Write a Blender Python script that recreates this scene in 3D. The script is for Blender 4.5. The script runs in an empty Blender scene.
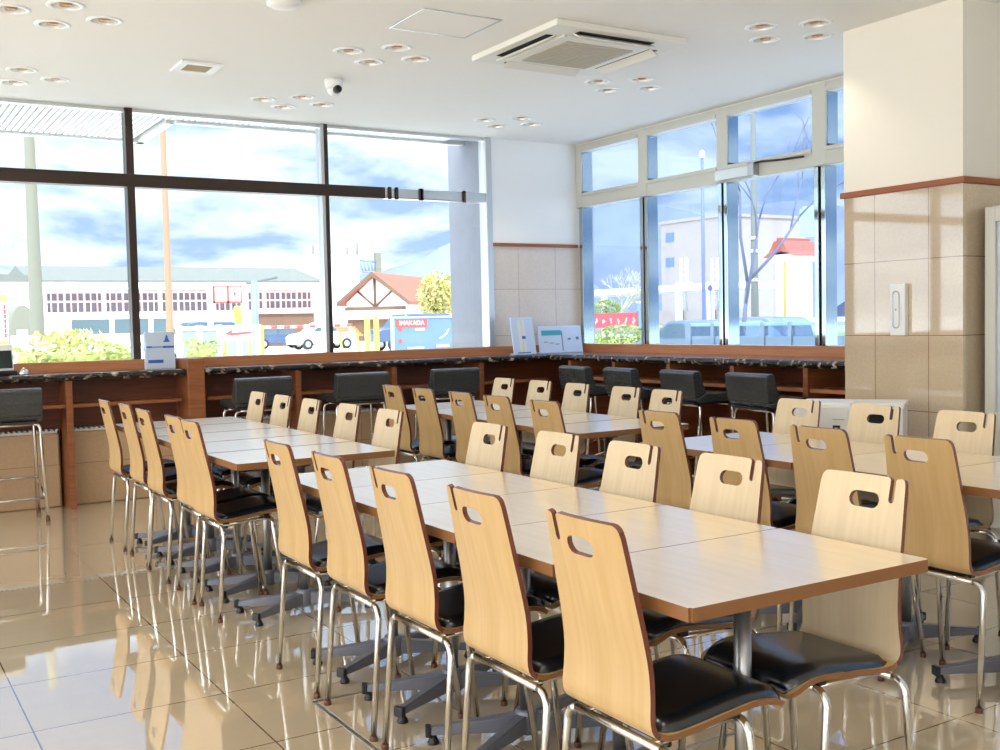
import bpy, bmesh, math, random
from mathutils import Vector, Matrix
random.seed(7)
C = bpy.context.scene.collection
PI = math.pi

# ------------------------------------------------------------------ camera (calibrated from the photograph)
F, YAW, PITCH, ROLL = 1070.61, math.radians(31.52), math.radians(2.827), math.radians(-1.2335)
EYE = Vector((0, 0, 1.25))
fw = Vector((math.sin(YAW)*math.cos(PITCH), math.cos(YAW)*math.cos(PITCH), -math.sin(PITCH)))
r0 = Vector((math.cos(YAW), -math.sin(YAW), 0)); u0 = r0.cross(fw)
rt = r0*math.cos(ROLL) + u0*math.sin(ROLL); up = -r0*math.sin(ROLL) + u0*math.cos(ROLL)
cam = bpy.data.cameras.new('camera'); cam.sensor_width = 36; cam.lens = F*36/1000; cam.clip_end = 3000
camo = bpy.data.objects.new('camera', cam); C.objects.link(camo)
camo.matrix_world = Matrix(((rt.x, up.x, -fw.x, EYE.x), (rt.y, up.y, -fw.y, EYE.y), (rt.z, up.z, -fw.z, EYE.z), (0, 0, 0, 1)))
bpy.context.scene.camera = camo

def at(px, py, axis, val):
    """world point seen at pixel px,py on the plane axis = val"""
    d = fw + rt*((px-500)/F) - up*((py-375)/F)
    return EYE + d*((val-EYE[axis])/d[axis])

# ------------------------------------------------------------------ materials
def lin(c):
    return tuple(((x/255)/12.92 if x/255 <= .04045 else ((x/255+.055)/1.055)**2.4) for x in c)

def mat(name, col, rough=.5, metal=0, spec=.5, var=0, vscale=8, stretch=(1, 1, 1), col2=None, bump=0, coat=0, emit=None, estr=0, space='Object', ramp=(.35, .65)):
    m = bpy.data.materials.new(name); m.use_nodes = True
    nt = m.node_tree; b = nt.nodes['Principled BSDF']
    c = lin(col)
    b.inputs['Base Color'].default_value = (*c, 1); b.inputs['Roughness'].default_value = rough
    b.inputs['Metallic'].default_value = metal; b.inputs['Specular IOR Level'].default_value = spec
    b.inputs['Coat Weight'].default_value = coat; b.inputs['Coat Roughness'].default_value = .08
    if emit: b.inputs['Emission Color'].default_value = (*lin(emit), 1); b.inputs['Emission Strength'].default_value = estr
    if var or col2:
        tc = nt.nodes.new('ShaderNodeTexCoord'); mp = nt.nodes.new('ShaderNodeMapping'); mp.inputs['Scale'].default_value = stretch
        n = nt.nodes.new('ShaderNodeTexNoise'); n.inputs['Scale'].default_value = vscale; n.inputs['Detail'].default_value = 5
        rp = nt.nodes.new('ShaderNodeValToRGB'); rp.color_ramp.elements[0].position = ramp[0]; rp.color_ramp.elements[1].position = ramp[1]
        c2 = lin(col2) if col2 else tuple(min(1, x*(1+var)) for x in c); c1 = c if col2 else tuple(x*(1-var) for x in c)
        rp.color_ramp.elements[0].color = (*c1, 1); rp.color_ramp.elements[1].color = (*c2, 1)
        L = nt.links.new
        L(tc.outputs[space], mp.inputs[0]); L(mp.outputs[0], n.inputs[0]); L(n.outputs['Fac'], rp.inputs[0]); L(rp.outputs[0], b.inputs['Base Color'])
        if bump:
            bp = nt.nodes.new('ShaderNodeBump'); bp.inputs['Strength'].default_value = bump; bp.inputs['Distance'].default_value = .01
            L(n.outputs['Fac'], bp.inputs['Height']); L(bp.outputs[0], b.inputs['Normal'])
    return m

def tile_mat(name, axes, pitch, off, col, joint, rough, var=.06, vscale=40, jw=.004, spec=.5, coat=0, streak=None):
    """stone tiles with joints; axes = the two world axes the joints are counted along"""
    m = mat(name, col, rough, spec=spec, coat=coat); nt = m.node_tree; b = nt.nodes['Principled BSDF']; L = nt.links.new
    tc = nt.nodes.new('ShaderNodeTexCoord'); sp = nt.nodes.new('ShaderNodeSeparateXYZ'); L(tc.outputs['Object'], sp.inputs[0])
    def M(op, a, bb):
        n = nt.nodes.new('ShaderNodeMath'); n.operation = op
        for i, v in enumerate((a, bb)):
            if isinstance(v, (int, float)): n.inputs[i].default_value = v
            elif v is not None: L(v, n.inputs[i])
        return n.outputs[0]
    masks = []; cells = []
    for ax, pt, of in zip(axes, pitch, off):
        v = M('DIVIDE', M('SUBTRACT', sp.outputs[ax], of), pt)
        fr = M('FRACT', v, None); d = M('MINIMUM', fr, M('SUBTRACT', 1.0, fr))
        masks.append(M('LESS_THAN', d, jw/2/pt)); cells.append(M('FLOOR', v, None))
    jm = M('MAXIMUM', masks[0], masks[1])
    wn = nt.nodes.new('ShaderNodeTexWhiteNoise'); cb = nt.nodes.new('ShaderNodeCombineXYZ'); L(cells[0], cb.inputs[0]); L(cells[1], cb.inputs[1]); L(cb.outputs[0], wn.inputs[0])
    n = nt.nodes.new('ShaderNodeTexNoise'); n.inputs['Scale'].default_value = vscale; n.inputs['Detail'].default_value = 6; n.inputs['Roughness'].default_value = .7
    if streak:
        mp = nt.nodes.new('ShaderNodeMapping'); mp.inputs['Scale'].default_value = streak; L(tc.outputs['Object'], mp.inputs[0]); L(mp.outputs[0], n.inputs[0])
    else: L(tc.outputs['Object'], n.inputs[0])
    f = M('ADD', M('MULTIPLY', M('SUBTRACT', n.outputs['Fac'], .5), var*4), M('MULTIPLY', M('SUBTRACT', wn.outputs['Value'], .5), var*.6))
    g = M('ADD', f, 1.0)
    mx = nt.nodes.new('ShaderNodeMix'); mx.data_type = 'RGBA'; mx.blend_type = 'MULTIPLY'; mx.inputs[0].default_value = 1
    cc = nt.nodes.new('ShaderNodeCombineColor'); L(g, cc.inputs[0]); L(g, cc.inputs[1]); L(g, cc.inputs[2])
    mx.inputs[6].default_value = (*lin(col), 1); L(cc.outputs[0], mx.inputs[7])
    m2 = nt.nodes.new('ShaderNodeMix'); m2.data_type = 'RGBA'; L(jm, m2.inputs[0]); L(mx.outputs[2], m2.inputs[6]); m2.inputs[7].default_value = (*lin(joint), 1)
    L(m2.outputs[2], b.inputs['Base Color'])
    bp = nt.nodes.new('ShaderNodeBump'); bp.inputs['Strength'].default_value = .25; bp.inputs['Distance'].default_value = .002; bp.invert = True
    L(jm, bp.inputs['Height']); L(bp.outputs[0], b.inputs['Normal'])
    return m

def glass_mat(name, tint=(235, 242, 245), refl=.9):
    m = bpy.data.materials.new(name); m.use_nodes = True; nt = m.node_tree; nt.nodes.clear(); L = nt.links.new
    o = nt.nodes.new('ShaderNodeOutputMaterial'); t = nt.nodes.new('ShaderNodeBsdfTransparent'); g = nt.nodes.new('ShaderNodeBsdfGlossy')
    g.inputs['Roughness'].default_value = 0; t.inputs[0].default_value = (*lin(tint), 1); g.inputs[0].default_value = (refl, refl, refl, 1)
    lw = nt.nodes.new('ShaderNodeLayerWeight'); lw.inputs[0].default_value = .5; pw = nt.nodes.new('ShaderNodeMath'); pw.operation = 'POWER'; pw.inputs[1].default_value = 5; L(lw.outputs['Facing'], pw.inputs[0])
    ma = nt.nodes.new('ShaderNodeMath'); ma.operation = 'MULTIPLY_ADD'; ma.inputs[1].default_value = .9; ma.inputs[2].default_value = .02; L(pw.outputs[0], ma.inputs[0]); mx = nt.nodes.new('ShaderNodeMixShader')
    L(ma.outputs[0], mx.inputs[0]); L(t.outputs[0], mx.inputs[1]); L(g.outputs[0], mx.inputs[2]); L(mx.outputs[0], o.inputs[0])
    return m

M_ = {}
M_['floor'] = tile_mat('polished_floor_tile', (0, 1), (.605, .515), (.457, 2.04), (201, 185, 157), (116, 96, 74), .04, var=.025, vscale=3, jw=.005, spec=.75, streak=(1, 5, 1), coat=1)
_b = M_['floor'].node_tree.nodes['Principled BSDF']; _b.inputs['Coat IOR'].default_value = 1.95; _b.inputs['Coat Roughness'].default_value = .02
M_['ceil'] = mat('ceiling_paint', (240, 238, 232), .9)
M_['white'] = mat('white_wall_paint', (236, 230, 216), .8)
M_['wallw'] = mat('cool_white_wall_paint', (238, 240, 240), .8)
M_['stone'] = tile_mat('beige_stone_tile', (1, 2), (.356, .42), (3.766, .287), (204, 184, 156), (128, 98, 72), .05, var=.09, vscale=60, coat=1)
_b = M_['stone'].node_tree.nodes['Principled BSDF']; _b.inputs['Coat IOR'].default_value = 1.9; _b.inputs['Coat Roughness'].default_value = .03
M_['stone_x'] = tile_mat('beige_stone_tile_side', (0, 2), (.41, .42), (5.306, .287), (216, 205, 194), (166, 150, 138), .15, var=.08, vscale=60)
M_['stone_low'] = tile_mat('low_stone_tile', (0, 2), (.6, .3), (.2, .0), (196, 164, 128), (150, 116, 84), .3, var=.08, vscale=40)
M_['beech'] = mat('beech_veneer', (195, 160, 106), .34, col2=(206, 173, 122), vscale=5, stretch=(3, 9, .6), ramp=(.3, .7))
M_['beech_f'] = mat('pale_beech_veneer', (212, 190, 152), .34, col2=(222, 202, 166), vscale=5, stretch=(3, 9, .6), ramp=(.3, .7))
M_['ply_edge'] = mat('dark_plywood_edge', (108, 54, 38), .22, spec=.9)
M_['top'] = mat('table_laminate', (230, 207, 170), .3, col2=(237, 216, 183), vscale=4, stretch=(8, .8, 4), spec=.8, coat=1)
_b = M_['top'].node_tree.nodes['Principled BSDF']; _b.inputs['Coat IOR'].default_value = 2.3; _b.inputs['Coat Roughness'].default_value = .21
M_['top_edge'] = mat('table_edge_band', (134, 90, 50), .4)
M_['pad'] = mat('black_seat_leather', (12, 22, 29), .25, spec=.9, var=.25, vscale=120, bump=.05)
M_['chrome'] = mat('chrome', (214, 212, 206), .12, 1)
M_['steel'] = mat('brushed_steel', (176, 178, 180), .32, 1)
M_['grey_paint'] = mat('grey_painted_metal', (118, 120, 130), .4, .4)
M_['cap'] = mat('brown_foot_cap', (92, 58, 38), .5)
M_['black'] = mat('black_plastic', (24, 24, 26), .4)
M_['stool'] = mat('black_stool_leather', (56, 58, 58), .26, spec=.6, var=.15, vscale=60)
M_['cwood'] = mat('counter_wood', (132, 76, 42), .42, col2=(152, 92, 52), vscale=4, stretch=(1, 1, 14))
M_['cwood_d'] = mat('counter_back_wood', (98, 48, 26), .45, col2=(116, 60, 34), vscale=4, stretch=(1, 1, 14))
M_['sillwood'] = mat('sill_wood', (176, 112, 72), .4, col2=(190, 126, 84), vscale=3, stretch=(1, 1, 16))
M_['marble'] = mat('dark_marble', (38, 28, 24), .12, col2=(196, 182, 160), vscale=18, ramp=(.56, .72), stretch=(1, 1.4, 1.6))
M_['alu_d'] = mat('dark_bronze_frame', (66, 54, 48), .35, .6)
M_['alu'] = mat('aluminium_frame', (205, 207, 206), .28, .85)
M_['alu_mirror'] = mat('mirror_finish_reveal', (176, 190, 196), .06, 1)
M_['cream'] = mat('cream_frame_paint', (206, 205, 194), .45)
M_['glass'] = glass_mat('window_glass')
M_['tglass'] = glass_mat('blue_tinted_glass', (212, 224, 238))
M_['trim'] = mat('brown_wood_trim', (150, 82, 40), .35)
M_['acw'] = mat('ac_white_plastic', (232, 230, 220), .5)
M_['acg'] = mat('ac_grille', (196, 190, 172), .6)
M_['dark'] = mat('dark_opening', (30, 28, 26), .7)
M_['refl'] = mat('downlight_reflector', (240, 238, 230), .18, .3)
M_['lampoff'] = mat('amber_lamp_glass', (176, 124, 70), .25)
M_['vent_t'] = mat('vent_beige', (186, 170, 132), .6)
M_['pw'] = mat('white_plastic', (235, 236, 234), .4)
M_['screen'] = mat('dark_screen', (30, 44, 46), .12)
M_['blue_ink'] = mat('blue_print', (52, 96, 190), .5)
M_['cyan_ink'] = mat('teal_print', (70, 170, 186), .5)
M_['acryl'] = mat('frosted_acrylic', (196, 210, 228), .25)
M_['paper'] = mat('pale_blue_paper', (205, 220, 244), .4)
M_['ivory'] = mat('ivory_stripe', (232, 232, 220), .4)
# exterior; haze is mixed into the hill and several other base colours
M_['ground'] = mat('pale_concrete', (214, 212, 208), .9, var=.04, vscale=.3)
M_['ewhite'] = mat('white_painted_wall', (240, 240, 240), .7)
M_['epink'] = mat('pink_painted_frame', (226, 190, 186), .7)
M_['eglass'] = mat('dull_window_glass', (112, 102, 112), .25)
M_['eroof'] = mat('grey_roof_sheet', (104, 106, 100), .7, var=.05, vscale=2)
M_['red'] = mat('red_paint', (214, 84, 80), .5)
M_['redroof'] = mat('red_roof_tile', (176, 92, 72), .7, var=.08, vscale=3)
M_['timber'] = mat('brown_timber', (118, 88, 70), .7)
M_['orange'] = mat('orange_paint', (212, 150, 72), .5)
M_['peach'] = mat('peach_pole_paint', (178, 122, 96), .6)
M_['yellow'] = mat('yellow_paint', (216, 190, 84), .5)
M_['cpole'] = mat('concrete_pole', (122, 120, 106), .8)
M_['steelblue'] = mat('blue_grey_steel', (120, 140, 176), .5)
M_['teal'] = mat('teal_panel', (140, 164, 166), .5)
M_['carblue'] = mat('dark_blue_car_paint', (84, 98, 128), .25, .2)
M_['carwhite'] = mat('white_car_paint', (240, 240, 236), .25)
M_['cargrey'] = mat('teal_grey_car_paint', (122, 136, 142), .25, .2)
M_['carglass'] = mat('car_glass', (90, 106, 112), .1)
M_['tyre'] = mat('tyre_rubber', (50, 50, 54), .7)
M_['mount'] = mat('hazed_hill', (118, 124, 148), 1, spec=0, var=.14, vscale=.012)
M_['beige_b'] = mat('beige_building_wall', (176, 160, 146), .8, var=.03, vscale=1)
M_['leaf'] = mat('hedge_leaf', (146, 158, 84), .7, col2=(178, 184, 110), vscale=3)
M_['leaf_y'] = mat('yellow_leaf', (178, 172, 96), .7, col2=(204, 198, 130), vscale=2)
M_['leaf_p'] = mat('pale_twig', (204, 194, 178), .8)
M_['bark'] = mat('grey_bark', (112, 112, 128), .8)
M_['lawn'] = mat('lawn_grass', (176, 186, 90), .9, var=.15, vscale=1.5)
M_['canopy'] = mat('white_canopy_slat', (250, 249, 245), .6)
M_['pier'] = mat('pale_mauve_stone', (140, 140, 150), .4, var=.04, vscale=6)
M_['signblue'] = mat('blue_sign_face', (106, 130, 154), .4)
M_['lightblue'] = mat('light_blue_frame', (176, 222, 240), .4)
M_['purple'] = mat('purple_sign', (104, 84, 190), .5)
M_['lav'] = mat('lavender_pole_paint', (118, 122, 158), .5)
M_['greengrey'] = mat('grey_green_box', (172, 186, 176), .6, var=.05, vscale=2)

# ------------------------------------------------------------------ mesh builder
class MB:
    def __init__(s): s.bm = bmesh.new()
    def _new(s, geom, mi, smooth=False):
        for f in geom:
            f.material_index = mi; f.smooth = smooth
    def box(s, x0, x1, y0, y1, z0, z1, mi=0, bev=0, rot=None, seg=2):
        t = bmesh.new(); bmesh.ops.create_cube(t, size=1)
        for v in t.verts: v.co = Vector(((x0+x1)/2+v.co.x*(x1-x0), (y0+y1)/2+v.co.y*(y1-y0), (z0+z1)/2+v.co.z*(z1-z0)))
        if bev: bmesh.ops.bevel(t, geom=list(t.edges), offset=bev, segments=seg, affect='EDGES', profile=.5)
        if rot: bmesh.ops.transform(t, matrix=rot, verts=t.verts)
        s.merge(t, mi); return s
    def merge(s, t, mi=None, smooth=False):
        mp = {}
        for v in t.verts: mp[v] = s.bm.verts.new(v.co)
        for f in t.faces:
            try:
                nf = s.bm.faces.new([mp[v] for v in f.verts]); nf.material_index = f.material_index if mi is None else mi; nf.smooth = smooth or f.smooth
            except ValueError: pass
        t.free()
    def tube(s, pts, r, n=8, mi=0, cap=True, closed=False):
        pts = [Vector(p) for p in pts]; rr = r if isinstance(r, (list, tuple)) else [r]*len(pts)
        N = len(pts); rings = []; pn = None
        for i, p in enumerate(pts):
            a = pts[i-1] if (i or closed) else p; b = pts[(i+1) % N] if (i < N-1 or closed) else p
            t = (b-a).normalized()
            if pn is None:
                h = Vector((0, 0, 1)) if abs(t.z) < .9 else Vector((1, 0, 0)); nn = t.cross(h).normalized()
            else: nn = (pn - t*pn.dot(t)).normalized()
            pn = nn; bb = t.cross(nn)
            rings.append([s.bm.verts.new(p+(nn*math.cos(2*PI*k/n)+bb*math.sin(2*PI*k/n))*rr[i]) for k in range(n)])
        for i in range(N if closed else N-1):
            A, B = rings[i], rings[(i+1) % N]
            for k in range(n):
                f = s.bm.faces.new((A[k], A[(k+1) % n], B[(k+1) % n], B[k])); f.smooth = True; f.material_index = mi
        if cap and not closed:
            for ring in (rings[0][::-1], rings[-1]):
                f = s.bm.faces.new(ring); f.material_index = mi
        return s
    def lathe(s, prof, c=(0, 0, 0), n=24, mi=0, axis='z', smooth=True, cap=True):
        rings = []
        for r, z in prof:
            ring = []
            for k in range(n):
                a = 2*PI*k/n; p = (r*math.cos(a), r*math.sin(a), z)
                if axis == 'x': p = (z, p[0], p[1])
                if axis == 'y': p = (p[0], z, p[1])
                ring.append(s.bm.verts.new(Vector(c)+Vector(p)))
            rings.append(ring)
        for A, B in zip(rings, rings[1:]):
            for k in range(n):
                f = s.bm.faces.new((A[k], A[(k+1) % n], B[(k+1) % n], B[k])); f.smooth = smooth; f.material_index = mi
        if cap:
            for ring in (rings[0][::-1], rings[-1]):
                f = s.bm.faces.new(ring); f.material_index = mi
        return s
    def prism(s, poly, a0, a1, plane='xz', mi=0, bev=0):
        t = bmesh.new()
        def P(u, v, w): return {'xz': (u, w, v), 'yz': (w, u, v), 'xy': (u, v, w)}[plane]
        A = [t.verts.new(P(u, v, a0)) for u, v in poly]; B = [t.verts.new(P(u, v, a1)) for u, v in poly]
        t.faces.new(A); t.faces.new(B[::-1]); n = len(poly)
        for i in range(n): t.faces.new((A[i], A[(i+1) % n], B[(i+1) % n], B[i]))
        bmesh.ops.recalc_face_normals(t, faces=t.faces)
        if bev: bmesh.ops.bevel(t, geom=list(t.edges), offset=bev, segments=2, affect='EDGES', profile=.5)
        s.merge(t, mi); return s
    def quad(s, pts, mi=0):
        f = s.bm.faces.new([s.bm.verts.new(p) for p in pts]); f.material_index = mi; return s
    def mesh(s, name, mats):
        bmesh.ops.recalc_face_normals(s.bm, faces=s.bm.faces)
        me = bpy.data.meshes.new(name); s.bm.to_mesh(me); s.bm.free()
        for m in (mats if isinstance(mats, (list, tuple)) else [mats]): me.materials.append(M_[m] if isinstance(m, str) else m)
        return me
    def build(s, name, mats, parent=None, loc=None, rz=0):
        o = bpy.data.objects.new(name, s.mesh(name, mats)); C.objects.link(o)
        if parent: o.parent = parent
        if loc is not None: o.location = loc
        o.rotation_euler = (0, 0, rz)
        return o

def tag(o, label, cat, group=None):
    o['label'] = label; o['category'] = cat
    if group: o['group'] = group
    return o
def thing(name, label, cat, loc=(0, 0, 0), rz=0, group=None):
    o = bpy.data.objects.new(name, None); o.empty_display_size = .1; C.objects.link(o); o.location = loc; o.rotation_euler = (0, 0, rz)
    return tag(o, label, cat, group)
def struct(o): o['kind'] = 'structure'; return o
def copy_tree(o, parent=None):
    c = o.copy(); C.objects.link(c); c.parent = parent
    for ch in o.children: copy_tree(ch, c)
    return c
def text_mesh(txt, size, name, m, parent, loc, rot, extrude=.001):
    cu = bpy.data.curves.new(name, 'FONT'); cu.body = txt; cu.size = size; cu.extrude = extrude; cu.align_x = 'CENTER'; cu.align_y = 'CENTER'
    o = bpy.data.objects.new(name, cu); C.objects.link(o)
    dg = bpy.context.evaluated_depsgraph_get(); me = bpy.data.meshes.new_from_object(o.evaluated_get(dg))
    C.objects.unlink(o); bpy.data.objects.remove(o)
    me.materials.clear(); me.materials.append(M_[m]); n = bpy.data.objects.new(name, me); C.objects.link(n)
    n.parent = parent; n.location = loc; n.rotation_euler = rot
    return n

# ================================================================== ROOM SHELL
H, YW, XW = 2.9, 8.29, 5.97
XL, YB = -3.2, -4.2           # open-floor end of the room, outside the frame
struct(MB().box(XL, XW+.16, YB, YW+.16, -.12, 0).build('floor', 'floor'))

LIGHTS = {}                   # downlight clusters: centre -> which of left / near / far / right exist
for cx_ in (1.04, 2.9, 4.77):
    for cy_ in (6.02, 7.56): LIGHTS[(cx_, cy_)] = 'lnfr'
LIGHTS[(4.77, 4.475)] = 'lnfr'
LP = []
for (cx_, cy_), w in LIGHTS.items():
    for k, (dx, dy) in {'l': (-.228, 0), 'n': (0, -.195), 'f': (0, .195), 'r': (.228, 0)}.items():
        if cx_ == 1.04 and cy_ > 7 and k == 'l': continue
        LP.append((cx_+dx, cy_+dy, k, (cx_, cy_)))
RH = .07
# ceiling with a round hole at every downlight
t = bmesh.new(); edges = []
def loop(pts):
    vs = [t.verts.new(p) for p in pts]
    for i in range(len(vs)): edges.append(t.edges.new((vs[i], vs[(i+1) % len(vs)])))
loop([(XL, YB, H), (XW, YB, H), (XW, YW, H), (XL, YW, H)])
for x, y, k, c in LP: loop([(x+RH*math.cos(a*PI/12), y+RH*math.sin(a*PI/12), H) for a in range(24)])
bmesh.ops.triangle_fill(t, use_beauty=True, use_dissolve=False, edges=edges)
mb = MB(); mb.merge(t, 0)
struct(mb.build('ceiling', 'ceil'))
struct(MB().box(XL-.2, XW+.3, YB-.2, YW+.2, 3.06, 3.35).build('roof', 'ewhite'))

# back wall (left window bays) : solid pieces
mb = MB()
mb.box(5.02, XW+.16, YW, YW+.16, 1.95, 3.06)
struct(mb.build('wall_back', 'wallw'))
struct(MB().box(5.02, XW+.16, YW, YW+.16, 0, 1.95).build('wall_back_tile', 'stone_x'))
struct(MB().box(5.03, XW, YW-.022, YW+.01, 1.935, 1.965, bev=.004).build('trim_1', 'trim'))
struct(MB().box(XL, 5.02, YW, YW+.16, 0, 1.0).build('wall_back_base', 'stone_low'))
struct(MB().box(XL, 5.02, YW, YW+.16, 2.898, 3.06).build('wall_back_head', 'wallw'))
struct(MB().box(XL, XW, YW-.03, YW+.04, .95, 1.03, bev=.004).build('trim_2', 'sillwood'))
# right wall
struct(MB().box(XW, XW+.16, YB, YW, 0, 1.0).build('wall_right_base', 'stone'))
mb = MB(); mb.box(XW, XW+.16, YB, -2.4, 1.0, 3.06); mb.box(XW, XW+.16, 2.3, 4.2, 1.0, 3.06); mb.box(XW, XW+.16, -2.4, 2.3, 2.8, 3.06); struct(mb.build('wall_right', 'white'))
mb = MB()
for y in (-2.4, -.85, .7, 2.25): mb.box(XW+.02, XW+.12, y, y+.05, 1.0, 2.8, bev=.004)
mb.box(XW+.02, XW+.12, -2.4, 2.3, 2.3, 2.42, bev=.004); w3 = struct(mb.build('window_3', 'cream'))
for a, b in ((-2.35, -.85), (-.8, .7), (.75, 2.25)): MB().box(XW+.08, XW+.086, a, b, 1.0, 2.8).build('pane', 'tglass', w3)
struct(MB().box(XW, XW+.16, 4.2, YW, 2.89, 3.06).build('wall_right_head', 'white'))
struct(MB().box(XW-.03, XW+.03, 4.345, YW-.03, .95, 1.03, bev=.004).build('trim_3', 'sillwood'))
# end walls outside the frame: tall glazed openings on the open-floor side, doorway wall behind the camera
mb = MB()
mb.box(XL-.16, XL, YB, YW+.16, 0, .3); mb.box(XL-.16, XL, YB, YW+.16, 2.75, 3.06)
for y in (YB, -1.2, 1.8, 4.8, 8.1): mb.box(XL-.16, XL, y, y+.2, .3, 2.75)
struct(mb.build('wall_left', 'white'))
mb = MB()
mb.box(XL, XW, YB-.16, YB, 2.2, 3.06); mb.box(XL, -.9, YB-.16, YB, 0, 2.2); mb.box(1.3, XW, YB-.16, YB, 0, 2.2)
struct(mb.build('wall_rear', 'white'))

# ---- window_1 : the long window of the back wall
TZ0, TZ1 = 2.315, 2.41
mb = MB()
for x in (-2.75, -1.2, .345): mb.box(x-.028, x+.028, YW-.02, YW+.09, 1.03, 2.9, bev=.004)
mb.box(1.886-.028, 1.886+.028, YW-.02, YW+.09, 1.03, 2.9, bev=.004)
mb.box(XL, 3.97, YW-.03, YW+.08, TZ0, TZ1, bev=.005)
w1 = struct(mb.build('window_1', 'alu_d'))
mb = MB(); mb.box(3.43-.03, 3.43+.0, YW-.02, YW+.09, 1.03, 2.9, mi=0, bev=.004); mb.box(3.43+.001, 3.43+.035, YW-.02, YW+.09, 1.03, 2.9, mi=1, bev=.004)
mb.build('mullion', ['alu', 'alu_d'], w1)
mb = MB(); mb.box(4.965, 5.025, YW-.03, YW+.1, 1.03, 2.9, bev=.005)
mb.box(3.97, 4.97, YW-.02, YW+.07, TZ0+.005, TZ1-.005, bev=.01); mb.box(XL, 4.97, YW+.0, YW+.08, 2.872, 2.898, bev=.004)
mb.build('jamb_and_transom', 'alu', w1)
mb = MB()
for x in (3.995, 4.06, 4.29, 4.30, 4.72): mb.box(x, x+.03, YW-.036, YW-.015, TZ0-.004, TZ1+.004, bev=.003)
mb.build('transom_clip', 'alu_d', w1)
xs = [XL, -2.75, -1.2, .345, 1.886, 3.43, 4.98]
for a, b in zip(xs, xs[1:]):
    MB().box(a+.028, b-.028, YW+.03, YW+.036, 1.03, TZ0).build('pane', 'glass', w1)
    MB().box(a+.028, b-.028, YW+.03, YW+.036, TZ1, 2.88).build('pane', 'glass', w1)

# ---- window_2 : the cream framed window of the right wall
ZA, ZB, ZC, ZD = 1.03, 2.31, 2.44, 2.825
ops = [(4.25, 5.27), (5.40, 6.26), (6.38, 7.24), (7.36, 8.2)]
mb = MB()
mb.box(XW, XW+.12, 4.2, YW, ZD, 2.895, bev=.004)
mb.box(XW, XW+.12, 4.2, YW, ZB, ZC, bev=.006)
for a, b in ((5.27, 5.40), (6.26, 6.38), (7.24, 7.36), (8.2, YW-.002)): mb.box(XW-.004, XW+.12, a, b, ZB+.002, 2.893, bev=.005)
# raised sash rims around each upper light
for a, b in ops:
    for q in ((a-.0, b+.0, ZC-.03, ZC), (a, b, ZD, ZD+.03)): mb.box(XW-.012, XW+.01, q[0], q[1], q[2], q[3], bev=.003)
w2 = struct(mb.build('window_2', 'cream'))
mb = MB()
for y in (5.335, 6.32, 7.30): mb.box(XW, XW+.12, y-.052, y-.012, ZA, ZB, bev=.004); mb.box(XW, XW+.12, y+.012, y+.052, ZA, ZB, bev=.004)
mb.box(XW, XW+.12, 8.2, 8.25, ZA, ZB, bev=.004)
mb.build('mullion', 'alu_mirror', w2)
mb = MB()
for y in (5.335, 6.32, 7.30): mb.box(XW+.02, XW+.1, y-.012, y+.012, ZA, ZB)
mb.build('mullion_gasket', 'dark', w2)
mb = MB()
for a, b in ops: mb.box(XW+.01, XW+.115, b-.004, b+.001, ZC, ZD)
mb.build('reveal', 'alu_mirror', w2)
mb = MB()
for a, b in ops: mb.box(XW+.0, XW+.06, b-.03, b-.004, ZC-.002, ZC+.016, bev=.003)
mb.build('window_catch', 'black', w2)
for a, b in ops:
    MB().box(XW+.08, XW+.086, a, b, ZC, ZD).build('pane', 'tglass', w2)
    MB().box(XW+.08, XW+.086, a-.05, b+.05, ZA, ZB).build('pane', 'tglass', w2)
# opener gear on the third bay
wo = thing('window_opener', 'steel window opener box and bent arm on the cream transom', 'window opener', (XW-.03, 5.95, 2.36))
MB().box(-.035, .03, -.03, .03, -.05, .06, bev=.008).build('gear_box', 'steel', wo)
MB().tube([(-.01, -.02, .05), (-.012, -.1, .052), (-.012, -.3, .035), (-.005, -.5, .03)], .008).build('arm', 'alu_d', wo)
MB().box(-.008, .02, .03, .42, -.035, .045, bev=.004).build('slide_rail', 'alu', wo)

# ---- pillar
PX, PY0, PY1 = 5.065, 3.555, 4.34
pl = struct(MB().box(PX, XW+.05, PY0, PY1, 1.945, 2.9).build('pillar', 'white'))
struct(MB().box(PX, XW+.05, PY0, PY1, 0, 1.945).build('stone_cladding', 'stone', pl))
struct(MB().box(PX-.018, XW+.05, PY0-.018, PY1+.018, 1.93, 1.965, bev=.005).build('trim_4', 'trim', pl))
# call panel on the pillar
cp = thing('call_panel', 'slim white wall panel with long oval ring on the stone pillar', 'wall panel', (PX, 3.945, 1.272))
MB().box(-.032, 0, -.05, .05, -.145, .145, bev=.004).build('case', 'pw', cp)
mb = MB(); pts = [( -.034, .022*math.cos(a)+.008, .08*(1 if math.sin(a) > 0 else -1)+.022*math.sin(a)) for a in [i*PI/8+.01 for i in range(16)]]
mb.tube(pts, .004, 6, closed=True); mb.build('oval_ring', 'steel', cp)
MB().lathe([(.006, -.036), (.006, -.031)], (0, .008, 0), 12, axis='x').build('lock', 'vent_t', cp)

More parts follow.
